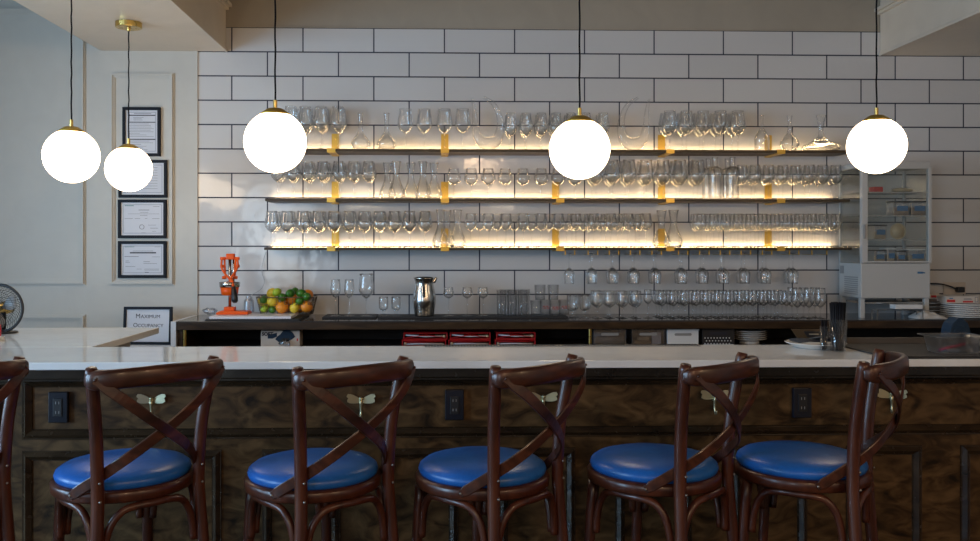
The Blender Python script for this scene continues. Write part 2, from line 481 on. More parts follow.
def ridge_ring(b, x0, x1, z0, z1, w, d, y1):
    """mitred ring with a raised ridge: slopes up from the outer edge and down to the inner edge"""
    prof = [(0, 0), (.02, .35), (.10, .35), (.14, .30), (.50, 1), (.90, .30), (.94, .35), (1, .0)]
    rings = []
    for (u, h) in prof:
        a = w * u; y = y1 - d * h
        rings.append([(x0 + a, y, z0 + a), (x1 - a, y, z0 + a), (x1 - a, y, z1 - a), (x0 + a, y, z1 - a)])
    vs = [p for r in rings for p in r]
    fs = [(i * 4 + k, i * 4 + (k + 1) % 4, (i + 1) * 4 + (k + 1) % 4, (i + 1) * 4 + k) for i in range(len(rings) - 1) for k in range(4)]
    i = len(rings) - 1
    fs += [(i * 4 + k, i * 4 + (k + 1) % 4, (k + 1) % 4, k) for k in range(4)]
    return b.add(vs, fs)
def zz(py, px): return at(px, py, YW).z
struct('trim_3', frame_ring(MB(), -3.9, ax(86, YW), zz(285, 60), 3.02, .04, yw - .022, yw), M['paint'])
struct('trim_4', frame_ring(MB(), ax(110.5, YW), ax(174.5, YW), zz(285, 140), zz(73, 140), .034, yw - .022, yw), M['paint'])
struct('trim_5', frame_ring(MB(), -3.9, ax(86, YW), .2, zz(314.5, 60), .04, yw - .022, yw), M['paint'])
struct('trim_6', frame_ring(MB(), ax(110.5, YW), ax(174.5, YW), .2, .82, .034, yw - .022, yw), M['paint'])
struct('baseboard_back', MB().box(-4.1, XT, yw - .02, yw, 0, .14), M['paint'])

# ------------------------------------------------------------------ bar
YB = 3.37                      # face of the bar cabinet
ZTOP = 1.07; BF, BB = 3.12, 3.60
XB0, XB1 = -3.3, 3.6
cab = thing('bar_cabinet', (0, YB, 0), 'long dark figured-wood bar front with moulded panels under the white worktop', 'bar counter')
def pz(py, px=490): return at(px, py, YB).z
fp = MB().box(XB0, XB1, .02, .2, 0, ZTOP - .03)
link('front_panel', fp, M['walnut'], cab)
zu1, zu0 = pz(383), pz(428.5)
b = MB()
# crown strip below the worktop
b.box(XB0, XB1, -.012, .02, pz(377), pz(366)); b.box(XB0, XB1, -.004, .02, pz(380), pz(377)); b.box(XB0, XB1, .004, .02, pz(383), pz(380))
link('top_moulding', b, M['walnut_trim'], cab, bevel=.003)
link('upper_moulding', ridge_ring(MB(), ax(20, YB), XB1 - .02, pz(438), pz(376), .040, .024, .0205), M['walnut_trim'], cab)
link('upper_moulding', ridge_ring(MB(), XB0 + .02, ax(3, YB), pz(438), pz(376), .040, .024, .0205), M['walnut_trim'], cab)
P0 = ax(20, YB); PP = (ax(963, YB) - ax(20, YB)) / 8
for j in range(-2, 10):
    x0 = P0 + j * PP; x1 = x0 + PP * .66
    if x1 > XB1: break
    link('panel_moulding', ridge_ring(MB(), x0, x1, .12, pz(449), .038, .020, .0205), M['walnut_trim'], cab)
wt = MB().box(XB0, XB1, BF, BB, ZTOP - .027, ZTOP)
o = tag(link('bar_worktop', wt, M['quartz'], bevel=.003), 'long glossy white quartz worktop on the dark wooden bar', 'worktop')
# side return on the left
XRT = ax(92, 3.60); YR = at(156, 326.5, 4.54).y
o = tag(link('side_worktop', MB().box(XB0, XRT, BB + .001, 4.45, ZTOP - .030, ZTOP), M['quartz'], bevel=.003),
        'white quartz side counter running from the bar toward the left wall', 'worktop')
sc = thing('side_cabinet', (0, 0, 0), 'cream support cabinet under the left side counter', 'cabinet')
link('carcass', MB().box(XB0, XRT - .09, BB + .02, 4.30, 0, ZTOP - .03), M['paint'], sc)
link('kick_board', MB().box(XB0, XRT - .10, BB + .02, 4.302, 0, .1), M['black'], sc)


def outlet(px, py, label):
    c = at(px, py, YB + .012)
    t = thing('wall_outlet', (c.x, YB + .013, c.z), label, 'outlet', 'black outlets on the bar front')
    link('cover_plate', MB().box(-.036, .036, -.012, .007, -.058, .058), M['navy_black'], t, bevel=.003)
    b = MB().box(-.017, .017, -.016, -.011, -.034, .034)
    link('socket', b, M['black'], t, bevel=.002)
    s = MB()
    for dz in (-.018, .018):
        for dx in (-.006, .006): s.box(dx - .0012, dx + .0012, -.0168, -.0158, dz - .005, dz + .005)
    link('slot', s, M['grey'], t)
outlet(59, 407, 'black double outlet on the bar front, left of first full stool')
outlet(454.5, 404.5, 'black double outlet on the bar front, beside the middle stool')
outlet(801.5, 402.5, 'black double outlet on the bar front, left of rightmost stool')

# dragonfly hooks
def wing(b, s, ang, L, w, y=-.008):
    """one wing outline: base at origin, s = side"""
    pts = []
    n = 14
    for k in range(n):
        t = k / (n - 1)
        pts.append((t * L, w * (.30 + .70 * math.sin(PI * min(1, t * .62 + .12)) ** 1.1) * (1 if t < .9 else .75) * .5))
    pts = [(0, .002)] + pts[1:] + [(L * 1.02, 0)]
    full = pts + [(x, -z) for x, z in reversed(pts[:-1])]
    ca, sa = math.cos(ang), math.sin(ang); out = []
    for x, z in full:
        out.append((s * (x * ca - z * sa), x * sa + z * ca))
    if s > 0: out.reverse()
    n = len(out)
    vs = [(x, y - .001 - .012 * abs(x) / L, z) for x, z in out] + [(x, y + .002 - .012 * abs(x) / L, z) for x, z in out]
    fs = [tuple(range(n)), tuple(range(2 * n - 1, n - 1, -1))] + [(i, n + i, n + (i + 1) % n, (i + 1) % n) for i in range(n)]
    return b.add(vs, fs)
def dragonfly():
    t = thing('dragonfly_hook', (0, YB + .02, 0), None, 'hook', 'brass dragonfly bag hooks on the bar front')
    b = MB(); b.sphere((0, -.018, .012), .0075); b.tube(spl([(0, -.012, .008), (0, -.020, -.004), (0, -.017, -.020), (0, -.016, -.040), (0, -.024, -.058), (0, -.038, -.058), (0, -.043, -.045)], 5),
                                                        [.0065 - .0035 * k / 30 for k in range(31)], 8)
    b.box(-.006, .006, -.016, 0, -.012, .010)
    link('body', b, M['pale_brass'], t)
    for s in (-1, 1):
        for a, L in ((.44, .058), (.10, .052)):
            link('wing', wing(MB(), s, a, L, .021 if a > .2 else .019), M['pale_brass'], t)
    return t
dr0 = dragonfly()
for i, (px, py, lb) in enumerate([(151, 402, 'seen behind the leftmost whole stool'), (361, 402, 'behind the second whole stool'),
                                  (543.5, 400, 'behind the middle full stool'), (715, 398, 'mostly hidden by the second stool from right'),
                                  (894, 397, 'beside the rail of the rightmost stool')]):
    d = dr0 if i == 0 else copy_tree(dr0)
    c = at(px, py, YB); d.location = (c.x, YB + .02, c.z); d['label'] = 'pale brass dragonfly hook, ' + lb
    if i == 4: d.rotation_euler = (0, 0, math.radians(-22))

# ------------------------------------------------------------------ bar stools
def stool():
    t = thing('bar_stool', (0, 0, 0), None, 'stool', 'bar stools along the bar')
    ch, rw = M['chair'], M['rail_wood']
    R = .208
    # seat ring
    prof = [(R - .045, .733), (R - .004, .733), (R + .002, .738), (R + .003, .762), (R - .003, .769), (R - .045, .770)]
    link('seat_frame', MB().lathe(prof, n=48, closed=True), ch, t)
    prof = [(0, .765), (.185, .765), (.197, .772), (.201, .783), (.197, .795), (.182, .806), (.15, .815), (.09, .821), (0, .823)]
    link('cushion', MB().lathe(prof, n=48), M['vinyl'], t)
    for s in (-1, 1):
        p = spl([(s * .195, -.238, 0), (s * .175, -.202, .4), (s * .158, -.180, .70), (s * .157, -.178, .80), (s * .163, -.184, .93), (s * .177, -.199, 1.05), (s * .189, -.213, 1.137)], 6)
        r = [.0185] * len(p); r[-1] = .015
        link('leg', MB().tube(p, r, 14), ch, t)
        p = spl([(s * .165, .180, 0), (s * .150, .155, .4), (s * .138, .136, .735)], 6)
        link('leg', MB().tube(p, [.015 + .003 * k / len(p) for k in range(len(p))], 12), ch, t)
    # top rail: bent backwards, rounded section
    path = spl([(-.203, -.212, 1.104), (-.190, -.240, 1.105), (-.12, -.282, 1.109), (0, -.300, 1.112), (.12, -.282, 1.109), (.190, -.240, 1.105), (.203, -.212, 1.104)], 8)
    m = MB(); n = 14; vs = []; L = len(path)
    for i, p in enumerate(path):
        T = (path[min(i + 1, L - 1)] - path[max(i - 1, 0)]).normalized(); up = Vector((0, 0, 1)); B = T.cross(up).normalized()
        e = min(1, .55 + 1.2 * min(i, L - 1 - i) / L * 2.2)
        for k in range(n):
            a = 2 * PI * k / n; ca, sa = math.cos(a), math.sin(a)
            vs.append(p + up * (.028 * e * math.copysign(abs(sa) ** .7, sa)) + B * (.0145 * e * math.copysign(abs(ca) ** .7, ca)))
    fs = [(i * n + k, i * n + (k + 1) % n, (i + 1) * n + (k + 1) % n, (i + 1) * n + k) for i in range(L - 1) for k in range(n)]
    fs += [tuple(range(n - 1, -1, -1)), tuple((L - 1) * n + k for k in range(n))]
    m.add(vs, fs, True); link('top_rail', m, rw, t)
    # crossing straps
    for s in (-1, 1):
        d = .004 * s
        pts = [(s * .196, -.252, 1.108), (s * .135, -.286, 1.055), (s * .07, -.292 + d, 1.00), (0, -.280 + d, .947), (-s * .07, -.252 + d, .893), (-s * .12, -.208, .848), (-s * .150, -.163, .812), (-s * .178, -.122, .781), (-s * .196, -.085, .755)]
        nr = [(s * .3, -1, 0), (s * .25, -1, 0), (s * .15, -1, 0), (0, -1, 0), (-s * .3, -1, 0), (-s * .6, -.9, 0), (-s * 1, -.8, 0), (-s, -.6, 0), (-s, -.45, 0)]
        P = spl(pts, 5); Nn = spl(nr, 5)
        link('cross_strap', MB().ribbon(P, Nn, [.031 if 1 < k < len(P) - 2 else .024 for k in range(len(P))], .0075, False), rw, t)
    # bent braces under the seat
    def arch(a, c, r=.0115):
        a = Vector(a); c = Vector(c); pts = []
        mid = (a + c) / 2; outv = Vector((mid.x, mid.y, 0)).normalized()
        for u, z in ((0, .575), (.015, .62), (.07, .675), (.18, .712), (.34, .722), (.5, .722), (.66, .722), (.82, .712), (.93, .675), (.985, .62), (1, .575)):
            p = a.lerp(c, u); b = .030 * math.sin(PI * u)
            pts.append((p.x + outv.x * b, p.y + outv.y * b, z))
        link('brace', MB().tube(spl(pts, 3), r, 10), ch, t)
    arch((-.140, -.176, 0), (.140, -.176, 0)); arch((-.158, -.150, 0), (-.150, .118, 0)); arch((.158, -.150, 0), (.150, .118, 0)); arch((-.118, .148, 0), (.118, .148, 0))
    link('foot_rest', MB().tube([(.172 * math.cos(a) * 1.05, .185 * math.sin(a), .28) for a in [2 * PI * k / 32 for k in range(32)]], .011, 8, loop=True), ch, t)
    for s in (-1, 1):
        for (x, y, z) in ((s * .158, -.1985, .752), (s * .158, -.197, .805), (s * .196, -.257, 1.108), (s * .199, -.088, .757)):
            link('bolt', MB().sphere((x, y, z), .0042, 8, 6), M['bolt'] if z < 1 else ch, t)
    return t
st0 = stool()
for i, (x, y, a, lb) in enumerate([(-1.575, 2.77, 43, 'dark wooden cross-back stool with blue seat, cut off at the left edge'),
        (-.983, 2.77, 43.5, 'blue-seated cross-back stool, leftmost seen whole, between outlet and panel edge'),
        (-.394, 2.755, 41, 'blue-seated cross-back stool, second of the five seen whole from left'),
        (.133, 2.766, 46.5, 'blue-seated cross-back stool in the middle of the five seen whole'),
        (.682, 2.795, 46.5, 'blue-seated cross-back stool, second of the five seen whole from right'),
        (1.168, 2.82, 57, 'rightmost blue-seated stool, turned so its back is almost edge-on')]):
    s_ = st0 if i == 0 else copy_tree(st0)
    s_.location = (x, y, 0); s_.rotation_euler = (0, 0, math.radians(a)); s_['label'] = lb

# ------------------------------------------------------------------ pendant lamps
GR = .128
def pendant(px, py, r_px, zc, label, canopy_z):
    Y = GR * F / r_px * math.hypot(1, (px - CX) / F) * 1.01
    c = at(px, py, Y)
    t = thing('pendant_lamp', (c.x, Y, c.z), label, 'lamp', 'globe pendant lamps')
    link('globe', MB().sphere((0, 0, 0), GR, 40, 24), M['globe'], t)
    link('cap', MB().lathe([(0, GR + .014), (.012, GR + .013), (.03, GR + .010), (.052, GR - .004), (.066, GR - .016), (.058, GR - .016), (0, GR - .004)], n=28), M['brass_sat'], t)
    link('stem', MB().lathe([(0, GR + .045), (.0085, GR + .045), (.0085, GR + .01), (0, GR + .01)], n=12, smooth=False), M['brass'], t)
    top = canopy_z - c.z
    pts = [(.0012 * math.sin(k * 1.7), .001 * math.cos(k * 2.3), GR + .04 + (top - GR - .045) * k / 24) for k in range(25)]
    link('cord', MB().tube(pts, .0038, 8), M['cord'], t)
    link('canopy', MB().lathe([(0, top - .002), (.072, top - .002), (.072, top - .030), (.069, top - .032), (.012, top - .032), (.009, top - .05), (0, top - .05)], n=32, smooth=False), M['brass'], t)
pendant(71.4, 156, 29.4, 0, 'frosted globe pendant on the far left, over the side counter', ZB)
pendant(128.7, 169, 24.2, 0, 'smallest globe pendant, hanging below its brass canopy by the framed papers', ZB)
pendant(275.2, 142, 31.7, 0, 'frosted globe pendant in front of the left end of the top shelf', ZC)
pendant(579.6, 149, 31.0, 0, 'frosted globe pendant hanging before the middle of the shelves', ZC)
pendant(876.5, 145.7, 31.6, 0, 'frosted globe pendant on the right, before the glass fridge', ZC)

# ------------------------------------------------------------------ shelves, light strips, brackets
SF = 5.55
SZ = [az(149.2, SF), az(198.7, SF), az(247.3, SF)]
SX = [(ax(265, SF), ax(851, SF)), (ax(265, SF), ax(850, SF)), (ax(264, SF), ax(852, SF))]
NAMES = ['top', 'middle', 'bottom']
for i in range(3):
    t = thing('wall_shelf', (0, 0, SZ[i]), 'long thin dark wooden %s shelf on the tiled wall, lit from behind' % NAMES[i], 'shelf', 'glass shelves on the tiled wall')
    link('board', MB().box(SX[i][0], SX[i][1], SF, YW - .024, -.017, 0), M['shelfwood'], t, bevel=.0015)
    link('light_channel', MB().box(SX[i][0] + .01, SX[i][1] - .01, YW - .0235, YW - .0015, -.017, -.008), M['shelfwood'], t)
    link('light_strip', MB().box(SX[i][0] + .018, SX[i][1] - .035, YW - .022, YW - .008, -.0075, .0005), M['led'], t)
BXS = [-.683, .031, .760, 1.461, 2.172]
for i in range(3):
    for j, x in enumerate(BXS):
        t = thing('shelf_bracket', (x, YW, SZ[i]), 'brass bracket under the %s shelf, %s of its five' % (NAMES[i], nth(j, 5)), 'bracket', 'brass shelf brackets')
        link('wall_plate', MB().box(-.024, .024, -.005, -.001, -.026, .122), M['brass_sat'], t, bevel=.001)
        link('arm', MB().box(-.024, .024, SF - YW - .003, -.006, -.0225, -.0172), M['brass_sat'], t, bevel=.001)
        link('front_clip', MB().box(-.026, .026, SF - YW - .008, SF - YW - .002, -.025, .003), M['brass_sat'], t, bevel=.001)
        link('screw', MB().sphere((0, -.006, .085), .005, 8, 6), M['brass_sat'], t)

# ------------------------------------------------------------------ glassware kinds
GN = 20
_cache = {}
def wine(h, r, bf=.52, rim=.72, foot=.036, wide=.38):
    """stemmed glass meshes: h height, r widest bowl radius, bf bowl share of height, rim/r, height of the widest point"""
    key = ('w', round(h, 3), round(r, 3), bf, rim, foot, wide)
    if key in _cache: return _cache[key]
    z0 = h * (1 - bf); hb = h * bf
    out = []; K = 11
    for k in range(K):
        u = k / (K - 1)
        if u < wide: rr = r * math.sin(PI / 2 * (u / wide) ** .80)
        else:
            v = (u - wide) / (1 - wide); rr = r * (1 - (1 - rim) * (v * v * (3 - 2 * v)))
        out.append((max(rr, .0035), z0 + hb * u))
    inn = [(max(a - .0011, .0005), b + (.004 if q == 0 else .0012 if q < K - 1 else 0)) for q, (a, b) in enumerate(out)]
    bowl = MB().lathe(out + inn[::-1] + [(.0001, z0 + .004)], n=GN).mesh('bowl')
    stem = MB().lathe([(.0055, .006), (.0036, .014), (.0031, z0 * .5), (.0034, z0 - .012), (.0065, z0 + .0005)], n=10).mesh('stem')
    ft = MB().lathe([(.0001, 0), (foot, 0), (foot + .0003, .0012), (foot * .7, .0030), (foot * .3, .0065), (.0055, .0095), (.0001, .0095)], n=GN).mesh('foot')
    for me in (bowl, stem, ft): me.materials.append(M['glass'])
    _cache[key] = [('bowl', bowl), ('stem', stem), ('foot', ft)]
    return _cache[key]
def put(name, parts, loc, label, cat, group=None, flip=False):
    t = thing(name, loc, label, cat, group)
    for nm, me in parts:
        o = bpy.data.objects.new(nm, me); COL.objects.link(o); o.parent = t
    if flip: t.rotation_euler = (PI, 0, 0)
    return t
def row(name, pxs, pyt, base, rows, kind, where, cat='glass', group=None, rpx=7, desc='wine glass', flip=False, bf=.52, rim=.72, foot=.036, wide=.38, shiftx=0.0, jig=.002):
    """rows: list of Y; positions given for the front row"""
    Y0 = rows[0]
    tot = [(i, px) for i, px in enumerate(pxs)]
    for ri, Y in enumerate(rows):
        for i, px in tot:
            c = at(px, pyt, Y0); r = rpx * Y0 / F
            h = abs(c.z - base)
            if len(rows) == 1: rn = ''
            elif len(rows) == 2: rn = ['front row, ', 'back row, '][ri]
            else: rn = ['front row, ', 'middle row, ', 'back row, '][ri]
            lb = '%s %s, %s%s' % (desc, where, rn, nth(i, len(pxs)))
            x = c.x + shiftx * ri + random.uniform(-jig, jig)
            put(name, wine(h, r, bf, rim, foot, wide), (x, Y + random.uniform(-.002, .002), base), lb.strip(' ,'), cat, group, flip)

R2 = [5.597, 5.698]; R3 = [5.585, 5.652, 5.719]
# top shelf
row('wine_glass', [291, 305.2, 320.8, 338.3], 106.6, SZ[0], R2, 0, 'at the left end of the top shelf', group='tall glasses, left end of top shelf', rpx=7.6, desc='tall wine glass', bf=.60, rim=.74, foot=.04)
row('wine_glass', [405.3, 424.4, 444.2, 462.6], 109, SZ[0], [5.62], 0, 'on top shelf between decanters', group='wide glasses between the decanters', rpx=8.0, desc='wide wine glass', bf=.60, rim=.76, foot=.042, wide=.36)
row('wine_glass', [511, 526.3, 541.6, 556, 571, 586, 603], 113, SZ[0], R2, 0, 'on top shelf between the looped decanters', group='glasses at the middle of the top shelf', rpx=6.6, desc='wine glass', bf=.64, rim=.72)
row('wine_glass', [669.8, 686.6, 703.6, 720.3, 737.5], 111, SZ[0], R2, 0, 'on top shelf right of the looped decanters', group='wide glasses at the right of the top shelf', rpx=8.0, desc='wide wine glass', bf=.62, rim=.72, foot=.04)
# middle shelf
row('wine_glass', [277.4, 292.2, 307.8, 323, 338.8, 353.8, 368.6], 161.3, SZ[1], R2, 0, 'at left of the middle shelf', group='glasses at the left of the middle shelf', rpx=6.8, desc='wine glass', bf=.56, rim=.74)
row('wine_glass', [454, 471.5, 488.3, 505.6, 523.1, 541, 558, 574.6], 168.5, SZ[1], [5.62], 0, 'on middle shelf right of the carafes', group='short round glasses on the middle shelf', rpx=7.4, desc='short round glass', bf=.56, rim=.70, foot=.038)
row('wine_glass', [595.4, 612, 628.8, 646.3, 663.4, 680.3, 697.6], 159.8, SZ[1], R2, 0, 'on middle shelf left of the flagons', group='tall wide glasses on the middle shelf', rpx=8.0, desc='tall wide glass', bf=.66, rim=.74, foot=.04)
row('wine_glass', [742, 755.2, 768.6, 782.5, 796, 809.2, 822.5, 836], 165, SZ[1], R2, 0, 'at right of the middle shelf', group='small glasses at the right of the middle shelf', rpx=6.3, desc='small wine glass', bf=.58, rim=.80, shiftx=.012)
# bottom shelf
row('wine_glass', [272, 287.2, 303.3, 318.5, 333.6, 348.9, 364, 379.6, 394.4, 409.4, 424.8], 211, SZ[2], R2, 0, 'at left of the bottom shelf', group='large glasses at the left of the bottom shelf', rpx=7.2, desc='large wine glass', bf=.60, rim=.76, foot=.04)
row('wine_glass', [471 + 17.5 * k for k in range(11)], 213.5, SZ[2], [5.59], 0, 'on bottom shelf, front line', group='coupes at the middle of the bottom shelf, front', rpx=6.4, desc='round coupe', bf=.52, rim=.78, foot=.033)
row('wine_glass', [479.7 + 17.3 * k for k in range(10)], 213.8, SZ[2], [5.65], 0, 'on bottom shelf, second line', group='coupes at the middle of the bottom shelf, second line', rpx=6.4, desc='round coupe', bf=.52, rim=.78, foot=.033)
row('wine_glass', [572 + 16.8 * k for k in range(5)], 214, SZ[2], [5.71], 0, 'on bottom shelf, rear line', group='coupes at the middle of the bottom shelf, rear', rpx=6.0, desc='round coupe', bf=.52, rim=.78, foot=.033)
row('wine_glass', [701 + 12.3 * k for k in range(12)], 213.6, SZ[2], R3, 0, 'at right of bottom shelf', group='small glasses at the right of the bottom shelf', rpx=5.4, desc='small glass', bf=.52, rim=.82, foot=.030)

def lathe_glass(prof, n=24, m='glass', wall=.0015):
    inn = [(max(r - wall, .0003), z + (.003 if k == 0 else 0)) for k, (r, z) in enumerate(prof)]
    me = MB().lathe([(.0001, prof[0][1])] + prof + inn[::-1] + [(.0001, prof[0][1] + .003)], n=n).mesh('body'); me.materials.append(M[m])
    return me
def sm(pts, n=4): return [(p.x, p.y) for p in spl([(a, b, 0) for a, b in pts], n)]
def vessel(name, prof, px, Y, base, label, cat='decanter', group=None, m='glass', n=24):
    o = bpy.data.objects.new(name, lathe_glass(prof, n, m)); COL.objects.link(o); o.location = (ax(px, Y), Y, base)
    return tag(o, label, cat, group)
flask = sm([(.035, 0), (.052, .012), (.062, .035), (.058, .058), (.038, .085), (.018, .115), (.0135, .15), (.0145, .19), (.019, .238)])
vessel('decanter', flask, 360.6, 5.63, SZ[0], 'round flask decanter with narrow neck on top shelf, nearest the left glasses', group='round flask decanters on the top shelf')
vessel('decanter', flask, 386.6, 5.63, SZ[0], 'round flask decanter on top shelf, right one of the left pair', group='round flask decanters on the top shelf')
vessel('decanter', sm([(.040, 0), (.046, .004), (.048, .06), (.048, .085), (.036, .112), (.018, .140), (.010, .16), (.009, .215), (.010, .228), (.020, .230)]), 762, 5.63, SZ[0],
       'slim-necked bottle decanter with straight base, right part of top shelf')
vessel('decanter', sm([(.038, 0), (.040, .008), (.060, .040), (.058, .065), (.036, .095), (.018, .12), (.0125, .15), (.013, .20), (.018, .23)]), 789.6, 5.63, SZ[0],
       'pear-shaped decanter over the bracket near the right end of the top shelf')
vessel('decanter', sm([(.09, 0), (.112, .012), (.120, .028), (.105, .046), (.060, .066), (.030, .088), (.016, .12), (.017, .16), (.024, .20), (.032, .236)]), 821, 5.64, SZ[0],
       'low broad ship decanter with flared neck, rightmost on the top shelf')
def looped(px, Y, base, label, flipx=1):
    c = ax(px, Y)
    k = Y / F
    pts2 = [(-15.5, 53), (-13.5, 44), (-12.6, 34), (-12.0, 24), (-9, 12.5), (0, 7.2), (9.5, 11.5), (13, 24), (11.5, 36), (6, 47), (-4, 54)]
    rr = [1.0, 1.8, 2.6, 3.4, 5.2, 6.8, 5.6, 4.0, 3.0, 2.2, 1.2]
    P = spl([(flipx * a * k, 0, b * k) for a, b in pts2], 5); Rr = [v.x * k for v in spl([(q, 0, 0) for q in rr], 5)]
    t = thing('looped_decanter', (c, Y, base), label, 'decanter', 'curved loop-shaped decanters on the top shelf')
    link('horn', MB().tube(P, Rr, 18, cap=False), M['glass'], t)
looped(487.5, 5.65, SZ[0], 'tall curved horn-shaped decanter on top shelf, left of the middle lamp')
looped(634, 5.65, SZ[0], 'tall curved horn-shaped decanter on top shelf, right of the middle lamp', -1)
carafe = sm([(.040, 0), (.047, .006), (.054, .030), (.047, .065), (.030, .105), (.020, .145), (.022, .185), (.031, .240)])
for i, (px, Y) in enumerate([(387.5, 5.70), (396.5, 5.61), (411, 5.70), (423, 5.61), (434, 5.70)]):
    vessel('carafe', carafe, px, Y, SZ[1], 'glass carafe on the middle shelf, %s, %s of the five' % ('front' if Y < 5.65 else 'rear', nth(i, 5)), 'carafe', 'carafes on the middle shelf')
for i, (px, Y) in enumerate([(440.5, 5.61), (447, 5.70), (457.5, 5.61)]):
    vessel('carafe', carafe, px, Y, SZ[2], 'glass carafe on the bottom shelf left of the coupes, %s of three' % nth(i, 3), 'carafe', 'carafes at the left bracket of the bottom shelf')
for i, (px, Y) in enumerate([(661.5, 5.69), (673.5, 5.61)]):
    vessel('carafe', [(r * 1.1, z) for r, z in carafe], px, Y, SZ[2], 'large glass carafe on bottom shelf between coupes and small glasses, %s one' % ('rear left', 'front right')[i], 'carafe', 'carafes right of the coupes')
flagon = sm([(.034, 0), (.040, .006), (.042, .10), (.046, .165), (.040, .198), (.024, .208), (.018, .216), (.017, .24), (.019, .272)])
for i, (px, Y) in enumerate([(708.5, 5.70), (715, 5.61), (727.5, 5.70), (732.6, 5.61)]):
    vessel('flagon', flagon, px, Y, SZ[1], 'tall straight glass flagon on the middle shelf, %s row, %s' % ('front' if Y < 5.65 else 'back', 'left' if i < 2 else 'right'), 'flagon', 'flagons on the middle shelf')

# hanging rack below the bottom shelf
HC = [569.2, 592, 613, 634.2, 655.6, 682, 703.2, 723.8, 744.6, 765.8, 792.8]
rk = thing('glass_rack', (0, 0, SZ[2]), 'brass stemware rails screwed under the right part of the bottom shelf', 'rack')
rails = [px + d for px in HC for d in (-4.2, 5.2)] + [811, 826]
for px in rails:
    x = ax(px, 5.6)
    link('rail', MB().box(x - .0035, x + .0035, SF + .03, 5.74, -.0475, -.0445), M['brass_sat'], rk)
    link('post', MB().box(x - .003, x + .003, SF + .035, SF + .042, -.046, -.0185), M['brass_sat'], rk)
zf = SZ[2] - .0435
for i, px in enumerate(HC):
    rows_ = [5.60, 5.67] if i not in (0,) else [5.60]
    for ri, Y in enumerate(rows_):
        hh = zf + .0095 - az(284, 5.60)
        lb = 'upside-down stemmed glass hanging under bottom shelf, %s%s' % ('' if i == 0 else ['front, ', 'behind it, '][ri], nth(i, 11))
        put('hanging_glass', wine(hh, .036, .52, .86, .030, .4), (ax(px, 5.60) + ri * .004, Y, zf + .0095), lb, 'glass', 'glasses hanging under the bottom shelf', flip=True)

# ------------------------------------------------------------------ back counter
ZK, KF = 1.032, 5.25
KX0, KX1 = ax(176, KF), 4.1
bc = thing('back_counter', (0, 0, 0), 'long dark wooden back counter with open shelf against the tiled wall', 'counter')
link('worktop', MB().box(KX0, KX1, KF, YW - .004, ZK - .008, ZK), M['backtop'], bc, bevel=.001)
link('front_rail', MB().box(KX0, KX1, KF + .002, KF + .03, ZK - .052, ZK - .008), M['backwood'], bc, bevel=.002)
link('under_panel', MB().box(KX0, KX1, KF + .03, YW - .004, ZK - .03, ZK - .0085), M['backwood'], bc)
link('side_panel', MB().box(KX0, KX0 + .03, KF + .03, YW - .01, 0, ZK - .03), M['backwood'], bc)
link('side_panel', MB().box(KX1 - .03, KX1, KF + .03, YW - .01, 0, ZK - .03), M['backwood'], bc)
link('back_panel', MB().box(KX0 + .03, KX1 - .03, YW - .03, YW - .01, 0, ZK - .03), M['inside'], bc)
ZS = .872
link('open_shelf', MB().box(KX0 + .03, KX1 - .03, KF + .04, YW - .03, ZS - .025, ZS), M['inside'], bc)
link('cupboard_front', MB().box(KX0 + .03, KX1 - .03, KF + .05, KF + .07, .08, ZS - .025), M['backwood'], bc)
for px in (185, 590):
    x = ax(px, KF + .02)
    link('brass_post', MB().lathe([(.011, 0), (.011, ZK - .052)], (x, KF + .018, 0), 14), M['brass'], bc)
link('end_panel', MB().box(KX0 - .034, KX0 - .004, KF + .01, YW - .01, 0, ZK - .002), M['whitebox'], bc)
lc = thing('low_cabinet', (0, 0, 0), 'low white cabinet by the left wall holding the occupancy sign', 'cabinet')
ZL = az(345, 5.55, 146)
link('carcass', MB().box(KX0 - .62, KX0 - .05, 5.36, YW - .03, 0, ZL - .02), M['whitebox'], lc)
link('top', MB().box(KX0 - .63, KX0 - .045, 5.35, YW - .03, ZL - .02, ZL), M['whitebox'], lc, bevel=.002)

# rubber bar mats on the back counter
def slab(name, px0, px1, Y0, Y1, z0, h, m, label, cat, group=None, ribs=0):
    x0, x1 = ax(px0, Y0), ax(px1, Y0)
    t = thing(name, ((x0 + x1) / 2, (Y0 + Y1) / 2, z0), label, cat, group)
    w, d = (x1 - x0) / 2, (Y1 - Y0) / 2
    link('sheet', MB().box(-w, w, -d, d, 0, h), M[m], t, bevel=min(.002, h * .3))
    if ribs:
        b = MB()
        nn = int(2 * w / .016)
        for k in range(nn):
            for j in range(ribs):
                b.lathe([(.004, h - .0005), (.003, h + .003), (0, h + .003)], (-w + .008 + k * .016, -d + .008 + j * .016, 0), 5, False)
        link('rubber_studs', b, M[m], t)['kind'] = 'stuff'
    return t
slab('rubber_mat', 205, 299, 5.262, 5.68, ZK, .010, 'rubber', 'black studded rubber mat under the white cutting board', 'mat', ribs=1)
slab('cutting_board', 209, 291, 5.275, 5.62, ZK + .0105, .016, 'board', 'white cutting board lying under the orange juicer', 'cutting board')
slab('rubber_mat', 322, 376, 5.42, 5.66, ZK, .010, 'rubber', 'smooth black rubber mat under the three stemmed glasses', 'mat')
slab('rubber_mat', 377.5, 568, 5.42, 5.62, ZK, .012, 'rubber', 'long black studded rubber mat under pitcher and tumblers', 'mat', ribs=2)
ZM = ZK + .0105

